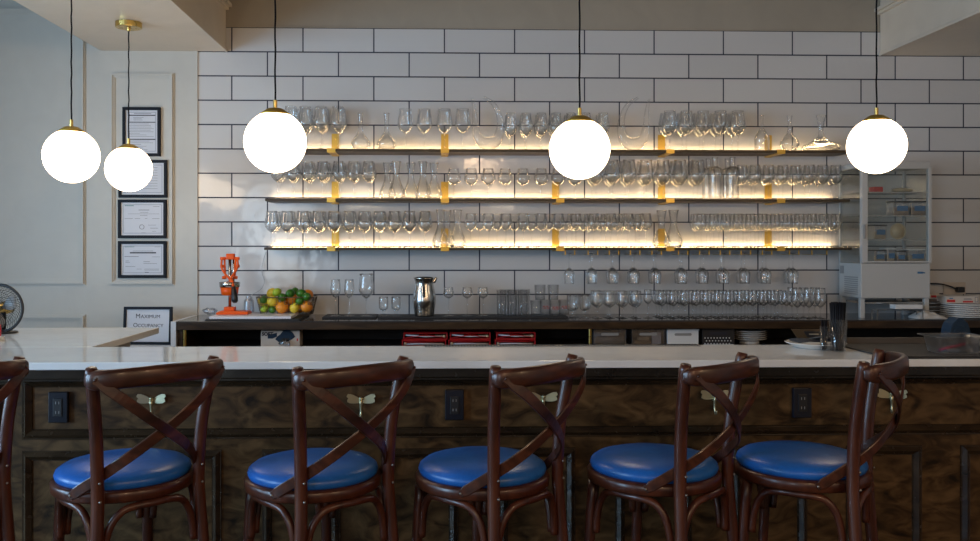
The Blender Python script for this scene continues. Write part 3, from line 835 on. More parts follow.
# ---- orange juicer
Zj = ZK + .027
jx, jY = ax(229.5, 5.46), 5.46
kj = 5.46 / F
j = thing('citrus_press', (jx, jY, Zj), 'orange lever-arm citrus juicer standing on the white board', 'juicer')
b = MB(); b.poly([(-.07, 0), (.125, 0), (.125, .018), (.055, .022), (-.045, .022), (-.07, .012)], -.055, .055)
b.box(-.028, .035, -.03, .03, .02, .045)
link('base', b, M['orange'], j, bevel=.004)
link('column', MB().tube([(0, .01, .04), (0, .01, .345)], .0095, 12), M['steel'], j)
link('column', MB().tube([(.022, .012, .17), (.022, .012, .345)], .006, 10), M['steel'], j)
link('cup', MB().lathe([(.0, .118), (.042, .118), (.050, .125), (.056, .168), (.052, .168), (.046, .13), (0, .126)], (.008, -.03, 0), 28), M['orange'], j)
link('strainer', MB().lathe([(.042, .170), (.060, .168), (.063, .197), (.060, .198), (.052, .178), (.035, .182), (.012, .205), (0, .208)], (.008, -.03, 0), 28), M['steel'], j)
link('press_head', MB().box(-.018, .032, -.018, .02, .335, .372).box(-.045, .055, -.012, .012, .335, .352), M['orange'], j, bevel=.005)
for s in (-1, 1):
    xx = .006 + s * .034
    p = spl([(xx + s * .012, -.02, .343), (xx + s * .016, -.024, .30), (xx + s * .002, -.028, .262), (.012 + s * .008, -.045, .225), (.022, -.055, .20)], 5)
    link('lever_arm', MB().tube(p, .0065, 8), M['orange'], j)
    link('link_arm', MB().tube([(xx, -.01, .34), (xx - s * .006, -.012, .22)], .006, 8), M['orange'], j)
    for z in (.342, .295, .225):
        link('pivot_bolt', MB().lathe([(0, -.012), (.010, -.012), (.010, .012), (0, .012)], (xx + s * .012 * (z > .24), -.014, z), 10, False, axis='x'), M['orange'], j)
p = [(.022, -.055, .225), (.036, -.075, .195), (.046, -.09, .165)]
link('lever', MB().tube(p, .0085, 10), M['orange'], j)
link('handle', MB().tube([(.046, -.090, .172), (.051, -.10, .140), (.056, -.108, .108), (.059, -.112, .086), (.060, -.114, .076)], [.012, .016, .0195, .019, .010], 14), M['black'], j)

# tubing coils behind the juicer
for i, (px, lb) in enumerate([(212, 'clear crumpled bag beside the juicer base, left'), (249, 'clear crumpled jug behind the juicer, right')]):
    c = at(px, 311, 5.66)
    if i == 0:
        o = link('plastic_bag', MB().sphere((0, 0, 0), .045, 14, 9, (1, .6, .5)), M['plastic_clear'], loc=(c.x, 5.6, ZK + .0345))
        for v in o.data.vertices: v.co *= 1 + .18 * math.sin(v.co.x * 160 + v.co.z * 210)
    else:
        o = link('plastic_jug', MB().lathe(sm([(.03, 0), (.034, .01), (.032, .08), (.022, .10), (.020, .115)]), n=18), M['plastic_clear'], loc=(c.x, 5.66, ZK + .0))
        o.location.z = ZK + .0105
    tag(o, lb, 'bag' if i == 0 else 'jug')

# hanging wire from the shelf end
o = link('thin_cable', MB().tube(spl([at(266, 252, 5.75), at(263, 262, 5.755), at(262, 272, 5.755), at(264.5, 282, 5.755), at(260, 290, 5.75), at(250, 296, 5.75), at(246, 302, 5.74)], 6), .0016, 6), M['grey'])
tag(o, 'thin pale cable hanging down the tiles from the shelf end', 'cable')

# ---- fruit basket
fb = thing('fruit_basket', (ax(285, 5.5), 5.58, ZK + .011), 'open wire basket heaped with citrus fruit on the back counter', 'basket')
kb = 5.5 / F
def rect_loop(w, d, z, r=.03, n=6):
    pts = []
    for (cx_, cy_, a0) in ((w - r, d - r, 0), (-w + r, d - r, PI / 2), (-w + r, -d + r, PI), (w - r, -d + r, 3 * PI / 2)):
        for k in range(n + 1):
            a = a0 + PI / 2 * k / n; pts.append((cx_ + r * math.cos(a), cy_ + r * math.sin(a), z))
    return pts
W0, W1, D0, D1, HB = .155, .180, .080, .100, .116
link('rim', MB().tube(rect_loop(W1, D1, HB), .003, 8, loop=True), M['wire'], fb)
b = MB()
for z in (.004, .038, .073):
    u = z / HB; b.tube(rect_loop(W0 + (W1 - W0) * u, D0 + (D1 - D0) * u, z), .0014, 6, loop=True)
lo, hi = rect_loop(W0, D0, .004), rect_loop(W1, D1, HB)
for k in range(0, len(lo)): b.tube([lo[k], hi[k]], .0012, 5)
for k in range(1, 14):
    u = -1 + 2 * k / 14
    for s in (-1, 1): b.tube([(u * W0, s * D0, .004), (u * W1, s * D1, HB)], .0012, 5)
    b.tube([(u * W0, -D0, .004), (u * W0, D0, .004)], .0012, 5)
for k in range(1, 6):
    u = -1 + 2 * k / 6
    for s in (-1, 1): b.tube([(s * W0, u * D0, .004), (s * W1, u * D1, HB)], .0012, 5)
link('wire_mesh', b, M['wire'], fb)
FR = [  # px, py, depth, radius px, kind, label
 (262.6, 301.5, 5.45, 5.0, 'lemon', 'lemon at the left end of the fruit basket'), (271.8, 293.2, 5.52, 5.2, 'lemon', 'lemon behind the pale lime at top left of the basket'),
 (272.6, 301.4, 5.44, 5.6, 'lemon', 'big lemon pressed against the basket front, left half'), (294.6, 308, 5.44, 5.2, 'lemon', 'round lemon low at the basket front, right of centre'),
 (266.5, 304.6, 5.53, 4.0, 'lemon', 'lemon deep in the left of the basket'),
 (277.1, 292.2, 5.46, 4.3, 'limegreen', 'pale yellow-green lime on top of the fruit heap'), (264.4, 308.8, 5.44, 3.8, 'limegreen', 'pale green lime low at the basket left corner'),
 (263.6, 299.6, 5.425, 3.9, 'lime', 'dark lime near the left rim of the basket'), (282.3, 297.4, 5.44, 4.3, 'lime', 'dark lime right of the pale lime'),
 (290.2, 293.4, 5.46, 4.5, 'lime', 'dark green lime on top, left of the other'), (295, 291.8, 5.52, 4.3, 'lime', 'dark green lime behind the topmost orange'),
 (301.4, 293.4, 5.46, 4.4, 'lime', 'dark green lime on top at right'), (306.6, 296.8, 5.43, 4.4, 'lime', 'dark green lime at the right rim'),
 (299.6, 301, 5.425, 4.0, 'lime', 'dark lime between two oranges at right'), (272.2, 309.8, 5.43, 3.7, 'lime', 'dark lime at the basket bottom under the big lemon'),
 (291.2, 298.6, 5.50, 6.4, 'orangef', 'orange in the middle of the heap'), (281.8, 307.4, 5.44, 6.3, 'orangef', 'golden orange low at the basket front centre'),
 (306.4, 306.6, 5.45, 6.4, 'orangef', 'large orange at the right corner of the basket'), (307.6, 295.2, 5.52, 5.8, 'orangef', 'orange behind the right-hand limes'),
 (287, 306, 5.53, 6.0, 'orangef', 'orange half hidden at the back of the basket'), (299, 307, 5.53, 6.0, 'orangef', 'orange sunk between the corner orange and the low lemon')]
for (px, py, Y, rp, kd, lb) in FR:
    Y += .07
    c = at(px, py, Y); r = rp * Y / F
    nm = {'lemon': 'lemon', 'limegreen': 'lime', 'lime': 'lime', 'orangef': 'orange'}[kd]
    c.z = max(c.z, ZK + .017 + r * .92)
    b = MB().sphere((0, 0, 0), r, 18, 12, (1.12, .95, .95) if nm != 'orange' else (1, 1, .96))
    t = thing(nm, c, lb, nm, 'citrus fruit in the wire basket')
    link('skin', b, M[kd], t)
    link('stem_scar', MB().sphere((r * (1.12 if nm != 'orange' else .98), 0, .0), .003, 8, 6), M['lime'], t)
    t.rotation_euler = (random.uniform(-.6, .6), random.uniform(-.7, .3), random.uniform(0, 6))

# ---- items on the back counter
def zbase(py): return None
Yc = 5.5
for i, (px, py, r, bf) in enumerate([(335.5, 279.3, 5.2, .52), (349.2, 279.3, 5.2, .52)]):
    put('wine_glass', wine(az(py, Yc) - ZM, r * Yc / F, bf, .86, .034, .42), (ax(px, Yc), Yc, ZM), 'stemmed wine glass on the back counter, %s of the matching pair' % ('left', 'right')[i], 'glass', 'wine glasses right of the fruit')
put('wine_glass', wine(az(273.5, Yc) - ZM, 7.6 * Yc / F, .60, .88, .036, .40), (ax(366.2, Yc), Yc, ZM), 'largest stemmed glass on the back counter, left of the two goblets', 'glass')
gob = [('bowl', lathe_glass(sm([(.008, .032), (.026, .045), (.030, .070), (.029, .118)]), 22)), ]
gme = MB().lathe([(.0001, 0), (.028, 0), (.028, .004), (.010, .010), (.009, .026), (.02, .036), (.0001, .036)], n=22).mesh('foot'); gme.materials.append(M['thick_glass'])
gob.append(('foot', gme))
for i, px in enumerate([383.5, 396]):
    put('goblet', gob, (ax(px, 5.48), 5.48, ZK + .0125), 'short footed goblet left of the steel pitcher, %s one' % ('left', 'right')[i], 'glass', 'short goblets left of the pitcher')
# pitcher
ph = az(276.5, 5.46) - ZK - .0125; kp = 5.46 / F
pt = thing('water_pitcher', (ax(424.3, 5.46), 5.46, ZK + .0125), 'brushed steel water pitcher with black handle on the back counter', 'pitcher')
hb = ph
prof = sm([(9.0 * kp, 0), (9.6 * kp, .008), (11.2 * kp, hb * .28), (11.6 * kp, hb * .42), (10.6 * kp, hb * .62), (9.3 * kp, hb * .78), (9.4 * kp, hb * .88), (11 * kp, hb * .97)])
b = MB().lathe([(.0001, 0)] + prof + [(r - .003, z) for r, z in prof[::-1]] + [(.0001, .004)], n=36)
link('body', b, M['steel'], pt)
link('spout', MB().tube(spl([(.055, 0, hb * .86), (.066, 0, hb * .92), (.076, 0, hb * .975)], 4), [.014, .014, .013, .012, .011, .010, .009, .008, .007], 10), M['steel'], pt)
link('lid', MB().lathe([(.0001, hb * 1.0), (.045, hb * .995), (.064, hb * .965), (.064, hb * .955), (.0001, hb * .955)], n=32), M['black'], pt)
link('handle', MB().tube(spl([(-.010, -.055, hb * .95), (-.006, -.088, hb * .93), (-.002, -.096, hb * .75), (0, -.078, hb * .50)], 6), [.007] * 19, 10), M['black'], pt)
for i, px in enumerate([448.6, 467.2, 483]):
    put('wine_glass', wine(az(287.3, 5.46) - ZK - .0125, 5.6 * kp, .40, .82, .034, .45), (ax(px, 5.46), 5.46, ZK + .0125), 'small round wine glass right of the pitcher, %s of three' % nth(i, 3), 'glass', 'small wine glasses right of the pitcher')
hi_prof = [(.028, 0), (.0293, .002), (.0320, .160)]
hm = lathe_glass(hi_prof, 24, 'thick_glass', .002); hbm = MB().lathe([(.0001, .003), (.028, .003), (.028, .014), (.0001, .014)], n=20).mesh('base'); hbm.materials.append(M['thick_glass'])
for i, (px, Y) in enumerate([(501.5, 5.46), (512, 5.46), (523, 5.46), (504.5, 5.535), (514.5, 5.535), (525, 5.535)]):
    put('highball_glass', [('body', hm), ('base', hbm)], (ax(px, Y), Y, ZK + .0125), 'tall straight tumbler in the block beside the stacked tumblers, %s row, %s' % (('front', 'back')[i // 3], ('left', 'centre', 'right')[i % 3]), 'glass', 'tall straight tumblers')
tp = [(.030, 0), (.032, .002), (.0365, .095)]
tm = lathe_glass(tp, 24, 'thick_glass', .002); tb = MB().lathe([(.0001, .003), (.029, .003), (.030, .012), (.0001, .012)], n=20).mesh('base'); tb.materials.append(M['thick_glass'])
pr = MB()
for a0 in range(-5, 6):
    for q in range(2):
        a = -PI / 2 + a0 * .13; r_ = .0365
        if (a0 * 7 + q * 3) % 4 == 0: continue
        z_ = .040 + q * .011
        pr.add([(r_ * math.cos(a + d), r_ * math.sin(a + d), z_ + e) for d, e in ((0, 0), (.09, 0), (.09, .007), (0, .007))], [(0, 1, 2, 3)])
prm = pr.mesh('red_print'); prm.materials.append(M['redink'])
Yt = 5.47
for i, px in enumerate([536, 545.5, 555, 564]):
    q = [('body', tm), ('base', tb)] + ([('red_print', prm)] if i > 0 else [])
    put('tumbler', q, (ax(px, Yt + .074 * (i % 2)), Yt + .074 * (i % 2), ZK + .0125), 'short tumbler %s, bottom layer of the stack, %s' % ('with red print' if i else 'without print', nth(i, 4)), 'glass', 'stacked short tumblers')
link_z = ZK + .0125 + .0955
for i, px in enumerate([540, 553.2]):
    put('tumbler', [('body', tm), ('base', tb)], (ax(px, Yt + .03), Yt + .03, link_z), 'short tumbler on top of the stack, %s one' % ('left', 'right')[i], 'glass', 'stacked short tumblers')
for i, (px, Y) in enumerate([(571.8, 5.42), (584.2, 5.42), (574, 5.49), (586, 5.49)]):
    s = [('bowl', lathe_glass(sm([(.010, .045), (.026, .056), (.031, .085), (.032, .142)]), 22)), ('foot', MB().lathe([(.0001, 0), (.030, 0), (.030, .005), (.016, .012), (.013, .030), (.022, .048), (.0001, .050)], n=22).mesh('foot'))]
    s[1][1].materials.append(M['thick_glass'])
    put('water_goblet', s, (ax(px, Y), Y, ZK), 'heavy footed water goblet right of the black mat, %s row, %s' % ('front' if i < 2 else 'back', ('left', 'right')[i % 2]), 'glass', 'heavy water goblets')
Yg = [5.40, 5.475]
row('wine_glass', [597.5, 610, 622.6, 636], 291, ZK, Yg, 0, 'on back counter beside the water goblets', group='round glasses right of the water goblets', rpx=6.0, desc='round-bowled glass', bf=.62, rim=.84, foot=.032)
row('wine_glass', [648], 289.5, ZK, [5.42], 0, 'standing alone on back counter between two glass rows', rpx=4.6, desc='slim stemmed glass', bf=.52, rim=.84, foot=.03)
row('wine_glass', [662 + 11.3 * k for k in range(12)], 291, ZK, [5.38, 5.45, 5.52], 0, 'in long back-counter block', group='dense block of small glasses on the back counter', rpx=5.2, desc='small glass', bf=.56, rim=.84, foot=.028)
row('wine_glass', [797.5, 809, 820.5], 288, ZK, [5.36, 5.44], 0, 'by fridge on back counter', group='taller glasses beside the fridge', rpx=5.6, desc='taller glass', bf=.66, rim=.84, foot=.03)

# ---- things on the open shelf under the back counter
gb = thing('glove_box', (ax(281.5, 5.36), 5.36, ZS), 'grey cardboard box of black gloves under the back counter', 'box')
w = (ax(301, 5.32) - ax(262, 5.32)) / 2; hh = az(330, 5.32) - ZS
link('carton', MB().box(-w, w, -.04, .08, 0, hh), M['cardboard'], gb, bevel=.002)
b = MB()
gl = [(-.010, .03), (-.03, .045), (-.02, .06), (.0, .075), (.02, .10), (.05, .105), (.075, .085), (.09, .06), (.07, .045), (.05, .035), (.03, .03), (.015, .012)]
b.poly([(x, z) for x, z in gl][::-1], -.042, -.0402)
link('glove_print', b, M['bluegrey'], gb)
b = MB()
for k in range(4): b.poly([(-.012 + k * .012, .018 + k * .003), (-.004 + k * .012, .014 + k * .003), (.02 + k * .012, .05), (.012 + k * .012, .055)], -.0432, -.042)
link('finger_print', b, M['black'], gb)
b = MB(); b.poly([(-.075, .05), (-.045, .05), (-.02, .062), (-.02, .085), (-.045, .078), (-.075, .075)], -.042, -.0402)
link('hand_print', b, M['bluegrey'], gb)
link('red_mark', MB().box(.098, .106, -.0415, -.0402, .035, .05), M['redink'], gb)
text('lettering', 'SOFT', .029, (-w + .040, -.0415, hh - .030), M['ink_dark'], gb, ext=.0008, bold=.0014)
cx_ = thing('crumpled_wrap', (ax(285, 5.285), 5.288, ZS), 'crumpled clear wrap in front of the glove box', 'plastic wrap')
b = MB().sphere((0, 0, .022), .024, 14, 9, (1.3, .3, .9))
for n_, v in enumerate(b.v): b.v[n_] = tuple(q * (1 + .14 * math.sin(n_ * 2.3)) for q in v)
link('film', b, M['plastic_clear'], cx_)
# red check presenters stacked in pairs
RZ = [ZS, ZS + .043]
for i, (p0, p1) in enumerate([(401.5, 446.5), (448, 491), (494.5, 536)]):
    for lv in range(2):
        Y = 5.30
        x0, x1 = ax(p0 + (1.5 if lv else 0), Y), ax(p1 + (1.5 if lv and i == 0 else 0), Y); xm = (x0 + x1) / 2; w = (x1 - x0) / 2 - .003
        t = thing('red_tray', (xm, Y, RZ[lv]), 'red plastic tray with white papers under the back counter, %s stack, %s' % (nth(i, 3), ('lower', 'upper')[lv]), 'tray', 'stacked red paper trays')
        b = MB().box(-w, w, 0, .25, 0, .005).box(-w, w, 0, .25, .036, .041).box(-w, -w + .005, 0, .25, .005, .036).box(w - .005, w, 0, .25, .005, .036).box(-w, w, .245, .25, .005, .036)
        link('shell', b, M['red'], t, bevel=.0015)
        s = 1 if lv else -1
        b = MB().ribbon([(-w + .012, .10, .014 if s < 0 else .026), (0, .10, .016), (w - .012, .10, .020 if s > 0 else .014)], [(0, 0, 1)] * 3, .19, .007)
        link('paper', b, M['paper'], t)
        link('divider', MB().ribbon([(-w + .01, .10, .028 if s < 0 else .008), (0, .10, .027), (w - .01, .10, .031 if s < 0 else .010)], [(0, 0, 1)] * 3, .196, .004), M['red'], t)
        link('knob', MB().sphere((s * (w - .020), .010, .018), .0095, 12, 8), M['beige'], t)
# bins
def bin_(px0, px1, py0, label, m, fill, slot, Y=5.30):
    x0, x1 = ax(px0, Y), ax(px1, Y); w = (x1 - x0) / 2; h = az(py0, Y) - ZS
    t = thing('storage_bin', ((x0 + x1) / 2, Y, ZS), label, 'bin', 'storage bins under the back counter')
    b = MB().box(-w, w, 0, .003, 0, h).box(-w, w, .17, .173, 0, h).box(-w, -w + .003, .003, .17, 0, h).box(w - .003, w, .003, .17, 0, h).box(-w, w, 0, .17, 0, .003)
    link('tub', b, M[m], t, bevel=.001)
    link('rim', MB().box(-w - .003, w + .003, -.004, 0, h - .006, h + .001), M[m], t)
    pts = [(-w * .5, h * .78), (w * .5, h * .78), (w * .56, h * .70), (w * .5, h * .62), (-w * .5, h * .62), (-w * .56, h * .70)]
    link('handle_slot', MB().poly(pts[::-1], -.0045, -.0005), M[slot], t)
    if fill: fill(t, w, h)
    return t
def roll(t, w, h):
    link('paper_roll', MB().tube([(-w * .9, .03, h * .32), (w * .9, .03, h * .32)], h * .26, 14), M['grey'], t)
    link('paper_roll', MB().tube([(-w * .9, .07, h * .55), (w * .9, .07, h * .55)], h * .22, 14), M['grey'], t)
def packets(t, w, h):
    link('packet', MB().box(w * .25, w * .8, .006, .02, .004, h * .8), M['paper'], t)
    link('packet', MB().box(-w * .8, w * .2, .01, .05, .004, h * .3), M['food'], t)
    link('packet', MB().box(-w * .5, w * .1, .03, .09, h * .3, h * .5), M['beige'], t)
def pattern(t, w, h):
    b = MB()
    for r_ in range(3):
        for k in range(9):
            b.lathe([(.0042, -.0025), (.0042, -.0012), (0, -.0012)][:3], (-w * .85 + (k + .5 * (r_ % 2)) * w * .19, 0, h * (.12 + .16 * r_)), 6, False, axis='y')
    b.box(-w * .95, w * .95, -.0022, -.0012, h * .03, h * .08)
    link('white_pattern', b, M['white'], t)['kind'] = 'stuff'
bin_(593.5, 626, 329.5, 'clear bin with grey paper rolls beside the brass post', 'plastic_clear', roll, 'grey')
bin_(632, 664.5, 329.5, 'clear bin with packets, second bin from the brass post', 'plastic_clear', packets, 'grey')
bin_(667.5, 698.5, 330, 'plain white bin with handle slot', 'white', None, 'grey')
bin_(702.5, 734.5, 328.5, 'black bin with white dotted pattern, next to the plates', 'black', pattern, 'ink_dark')
for k in range(5):
    prof = [(.0001, .002), (.062, .002), (.104, .016), (.108, .0185), (.104, .0190), (.062, .006), (.0001, .006)]
    o = link('dinner_plate', MB().lathe(prof, n=36), M['china'], loc=(ax(752, 5.37), 5.42, ZS + .016 + k * .0125))
    tag(o, 'white plate in stack right of the bins, %s' % ('bottom one', 'second from bottom', 'middle one', 'second from top', 'top one')[k], 'plate', 'white plates under the back counter')
o = link('plate_stand', MB().lathe([(0, 0), (.06, 0), (.06, .0155), (0, .0155)], n=24), M['china'], loc=(ax(752, 5.37), 5.42, ZS)); tag(o, 'small white saucer turned over below the plate stack', 'saucer')

# ------------------------------------------------------------------ counter-top fridge
FX0, FX1, FY0, FY1 = ax(861, 5.36), ax(930.5, 5.36), 5.36, 5.66
Z1, Z2, Z3 = az(299, 5.36), az(263.5, 5.36), az(160.5, 5.36)
fr = thing('display_fridge', ((FX0 + FX1) / 2, 5.51, ZK), 'white countertop display fridge with glass sides and door', 'fridge')
W = (FX1 - FX0) / 2; D = .15
z1, z2, z3 = Z1 - ZK, Z2 - ZK, Z3 - ZK
link('body', MB().box(-W, W, -D, D, z1, z2), M['fridge'], fr, bevel=.005)
link('top', MB().box(-W, W, -D, D, z3 - .035, z3), M['fridge'], fr, bevel=.004)
ps = .017
for (a, c) in ((-W, -D), (W - ps, -D), (-W, D - ps), (W - ps, D - ps)):
    link('corner_post', MB().box(a, a + ps, c, c + ps, z2, z3 - .035), M['fridge'], fr)
link('glass_panel', MB().box(-W + .004, -W + .008, -D + ps, D - ps, z2, z3 - .035), M['pane'], fr)
link('glass_panel', MB().box(W - .008, W - .004, -D + ps, D - ps, z2, z3 - .035), M['pane'], fr)
link('glass_panel', MB().box(-W + ps, W - ps, D - .008, D - .004, z2, z3 - .035), M['pane'], fr)
dr = MB(); dw = .020
dr.box(-W, -W + .036, -D - .014, -D - .001, z2 + .004, z3 - .03); dr.box(W - dw, W, -D - .014, -D - .001, z2 + .004, z3 - .03)
dr.box(-W + .036, W - dw, -D - .014, -D - .001, z3 - .045, z3 - .03); dr.box(-W + .036, W - dw, -D - .014, -D - .001, z2 + .004, z2 + .014)
do = link('door', dr, M['fridge'], fr, bevel=.002)
link('door_glass', MB().box(-W + .036, W - dw, -D - .009, -D - .005, z2 + .014, z3 - .045), M['pane'], do)
link('handle', MB().box(-W + .006, -W + .018, -D - .028, -D - .014, .31 + z2 - .16, .31 + z2 - .07), M['grey'], do, bevel=.003)
SHZ = [az(y_, 5.45) - ZK for y_ in (239.5, 215.5, 192)]
for z in SHZ:
    b = MB().box(-W + .012, W - .012, -D + .015, D - .015, z - .004, z)
    link('shelf', b, M['pane'], fr)
    link('shelf_edge', MB().box(-W + .012, W - .012, -D + .012, -D + .015, z - .005, z + .001), M['steel'], fr)
b = MB()
for k in range(9): b.box(-W - .002, -W + .001, -D + .04, D - .08, z1 + .02 + k * .013, z1 + .027 + k * .013)
link('vent', b, M['grey'], fr)
link('vent', MB().box(-W - .003, -W + .001, D - .07, D - .02, z2 - .07, z2 - .02), M['grey'], fr)
for (a, c) in ((-W + .002, -D + .01), (W - .03, -D + .01), (-W + .002, D - .04), (W - .03, D - .04)):
    link('foot', MB().box(a, a + .028, c, c + .03, 0, z1), M['fridge'], fr, bevel=.003)
link('drip_shelf', MB().box(-W + .03, W - .03, -D + .02, D - .02, z1 - .035, z1 - .025), M['steel'], fr)
bd = MB().lathe([(.0001, -.002), (.020, -.002), (.020, 0)], (0, 0, 0), 24, False, axis='y')
for n_, v in enumerate(bd.v): bd.v[n_] = (v[0] * 1.0 + W - .055, v[1] - D - .0005, v[2] * .28 + az(273, 5.36) - ZK)
bo = link('logo_badge', bd, M['paper_edge'], fr)
link('logo_mark', MB().box(W - .083, W - .05, -D - .004, -D - .003, az(274, 5.36) - ZK, az(272, 5.36) - ZK).box(W - .055, W - .036, -D - .004, -D - .003, az(273.7, 5.36) - ZK, az(272.6, 5.36) - ZK), M['blueink'], bo)
# food inside
fx = (FX0 + FX1) / 2
def tub(px0, px1, h, shelf, Y, label, fillm, lid='black', lab=True):
    z = (ZK + SHZ[shelf]) if shelf >= 0 else Z2
    x0, x1 = ax(px0, Y), ax(px1, Y); w = (x1 - x0) / 2
    t = thing('food_tub', ((x0 + x1) / 2, Y, z + .0005), label, 'container', 'food tubs in the fridge')
    link('tub', MB().box(-w, w, -.045, .045, 0, h), M['plastic_clear'], t, bevel=.003)
    link('food', MB().box(-w + .004, w - .004, -.04, .04, .003, h * .6), M[fillm], t, bevel=.003)
    link('lid', MB().box(-w - .002, w + .002, -.047, .047, h, h + .007), M[lid], t)
    if lab: link('paper_label', MB().box(-w * .6, w * .75, -.0475, -.046, h * .35, h * .72), M['blueink'], t)
tub(890, 906, .085, 1, 5.46, 'blue-labelled tub of brown food on the fridge middle shelf, left', 'food')
tub(907.5, 923, .085, 1, 5.46, 'blue-labelled tub of brown food on the fridge middle shelf, right', 'food')
tub(870.5, 883, .085, 0, 5.46, 'blue-labelled black-lidded tub on the lower fridge shelf', 'foodpale')
tub(870.5, 882, .075, -1, 5.46, 'blue-labelled tub on the fridge floor, leftmost', 'foodpale')
tub(883.5, 892, .085, -1, 5.46, 'white-lidded tub on the fridge floor, second from left', 'foodpale', 'white')
tub(893, 902, .07, -1, 5.46, 'tub on the fridge floor, second from right', 'food')
tub(905, 922, .08, -1, 5.46, 'wide blue-labelled tub on the fridge floor, rightmost', 'foodpale', 'white')
o = link('red_carton', MB().box(-.03, .03, -.03, .03, 0, .035), M['redink'], loc=(ax(876, 5.46), 5.46, ZK + SHZ[2] + .001), bevel=.002); tag(o, 'small red carton on the top fridge shelf', 'box')
o = link('bread_loaf', MB().sphere((0, 0, .016), .03, 18, 10, (2.3, 1.2, .5)), M['foodpale'], loc=(ax(902, 5.47), 5.47, ZK + SHZ[2] + .001)); tag(o, 'flat pale wrapped food on the top fridge shelf', 'food')
lid_r = 8.2 * 5.42 / F
o = link('round_lid', MB().lathe([(lid_r - .006, -.004), (lid_r, -.004), (lid_r, .004), (lid_r - .006, .004)], n=32, axis='y', closed=True).lathe([(.0001, .0), (lid_r - .006, .0), (lid_r - .006, .002), (.0001, .002)], n=32, axis='y'), M['foodpale'], loc=(ax(898, 5.42), 5.42, ZK + SHZ[0] + lid_r + .001))
tag(o, 'round pale lid standing upright on the lower fridge shelf', 'lid')

# under / beside the fridge
o = link('foam_tray', MB().box(-.085, .085, -.035, .035, 0, .028), M['white'], loc=(ax(906, 5.30), 5.298, az(307.5, 5.3)), bevel=.004)
o.location.z = ZK + .062; tag(o, 'white foam box resting in front of the fridge base', 'box')
t = thing('wire_stand', (ax(890, 5.3), 5.30, ZK), 'small clear stand before the fridge feet', 'stand')
link('shelf_plate', MB().box(-.10, .19, -.04, .04, .054, .058), M['plastic_clear'], t)
for sx_ in (-.095, .185):
    for sy_ in (-.035, .035): link('leg', MB().box(sx_ - .003, sx_ + .003, sy_ - .003, sy_ + .003, 0, .054), M['steel'], t)
t = thing('folded_cloth', (ax(931, 5.33), 5.34, ZK), 'crumpled white cloth lying right of the fridge', 'cloth')
b = MB(); NX, NY = 20, 10; vs = []; 
for iy in range(NY + 1):
    for ix in range(NX + 1):
        u, v = ix / NX, iy / NY; e = math.sin(PI * u) ** .6 * math.sin(PI * v) ** .5
        vs.append((-.11 + .20 * u, -.06 + .13 * v, .003 + e * (.018 + .034 * (1 - u) + .008 * math.sin(u * 19 + v * 7) + .006 * math.sin(v * 23))))
fs = [(iy * (NX + 1) + ix, iy * (NX + 1) + ix + 1, (iy + 1) * (NX + 1) + ix + 1, (iy + 1) * (NX + 1) + ix) for iy in range(NY) for ix in range(NX)]
b.add(vs, fs, True); b.box(-.10, .08, -.05, .06, 0, .004)
link('cloth', b, M['drape'], t)
# stacks at the right end
for k in range(9):
    z0 = ZK + k * .0115
    o = link('steel_tray', MB().box(-.095, .12, -.09, .09, 0, .003).box(-.10, .125, -.095, .095, .0035, .0065), M['steel' if k % 2 else 'matlip'], loc=(ax(933, 5.55), 5.56, z0 + .0005))
    tag(o, 'dark metal tray stacked right of the fridge, number %s counted up' % ('one two three four five six seven eight nine'.split()[k]), 'tray', 'metal trays right of the fridge')
for k in range(7):
    prof = [(.0001, .0), (.10, .0), (.138, .0035), (.146, .0085), (.147, .0118), (.142, .0124), (.10, .0055), (.0001, .0055)]
    o = link('dinner_plate', MB().lathe(prof, n=44), M['china'], loc=(ax(966.5, 5.42), 5.43, ZK + .0005 + k * .0125))
    tag(o, 'white plate in the stack at the right edge, %s' % ('bottom', 'second up', 'third up', 'middle', 'third from top', 'second from top', 'topmost')[k], 'plate', 'white plates at the right end of the back counter')
zbx = ZK + 7 * .0125 + .002
t = thing('label_carton', (ax(957.5, 5.45), 5.45, zbx), 'flat white carton with red labels on the plate stack', 'box')
w = (ax(972, 5.4) - ax(939, 5.4)) / 2; hq = .043
link('carton', MB().box(-w, w, -.05, .05, 0, hq), M['cardboard'], t, bevel=.001)
link('red_label', MB().box(-w + .008, -w + .060, -.0508, -.0498, .006, .022), M['redink'], t)
link('red_label', MB().box(.004, .068, -.0508, -.0498, .004, .014), M['redink'], t)
link('small_print', MB().box(-w + .024, -w + .046, -.0508, -.0498, .027, .033), M['blueink'], t)
link('small_print', MB().box(.01, .062, -.0508, -.0498, .020, .023).box(.01, .058, -.0508, -.0498, .027, .030), M['ink'], t)
b = MB(); frame_ring(b, w - .024, w - .004, .006, .038, .003, -.0508, -.0498)
link('printed_square', b, M['ink'], t)
t = thing('label_carton', (ax(931, 5.62), 5.64, ZK + 9 * .0115 + .001), 'white carton with red mark behind, on the metal trays', 'box')
link('carton', MB().box(-.06, .05, -.03, .05, 0, .035), M['cardboard'], t, bevel=.001)
link('red_label', MB().box(-.005, .03, -.0308, -.0298, .008, .022), M['redink'], t)
c = at(954, 287.5, YW)
t = thing('wall_outlet', (c.x, YW - .002, c.z), 'cream outlet on the tiles at the right with black plug', 'outlet')
link('cover_plate', MB().box(-.075, .075, -.006, 0, -.045, .035), M['cardboard'], t, bevel=.002)
t = thing('power_plug', (c.x, YW, c.z), 'black power plug and cable running behind the fridge', 'plug')
link('plug', MB().box(0, .05, -.045, -.0085, -.03, .005), M['black'], t, bevel=.006)
link('cable', MB().tube(spl([(.01, -.03, -.012), (-.05, -.05, .008), (-.12, -.05, .026), (-.20, -.05, .028), (-.26, -.05, .02)], 6), .005, 8), M['black'], t)

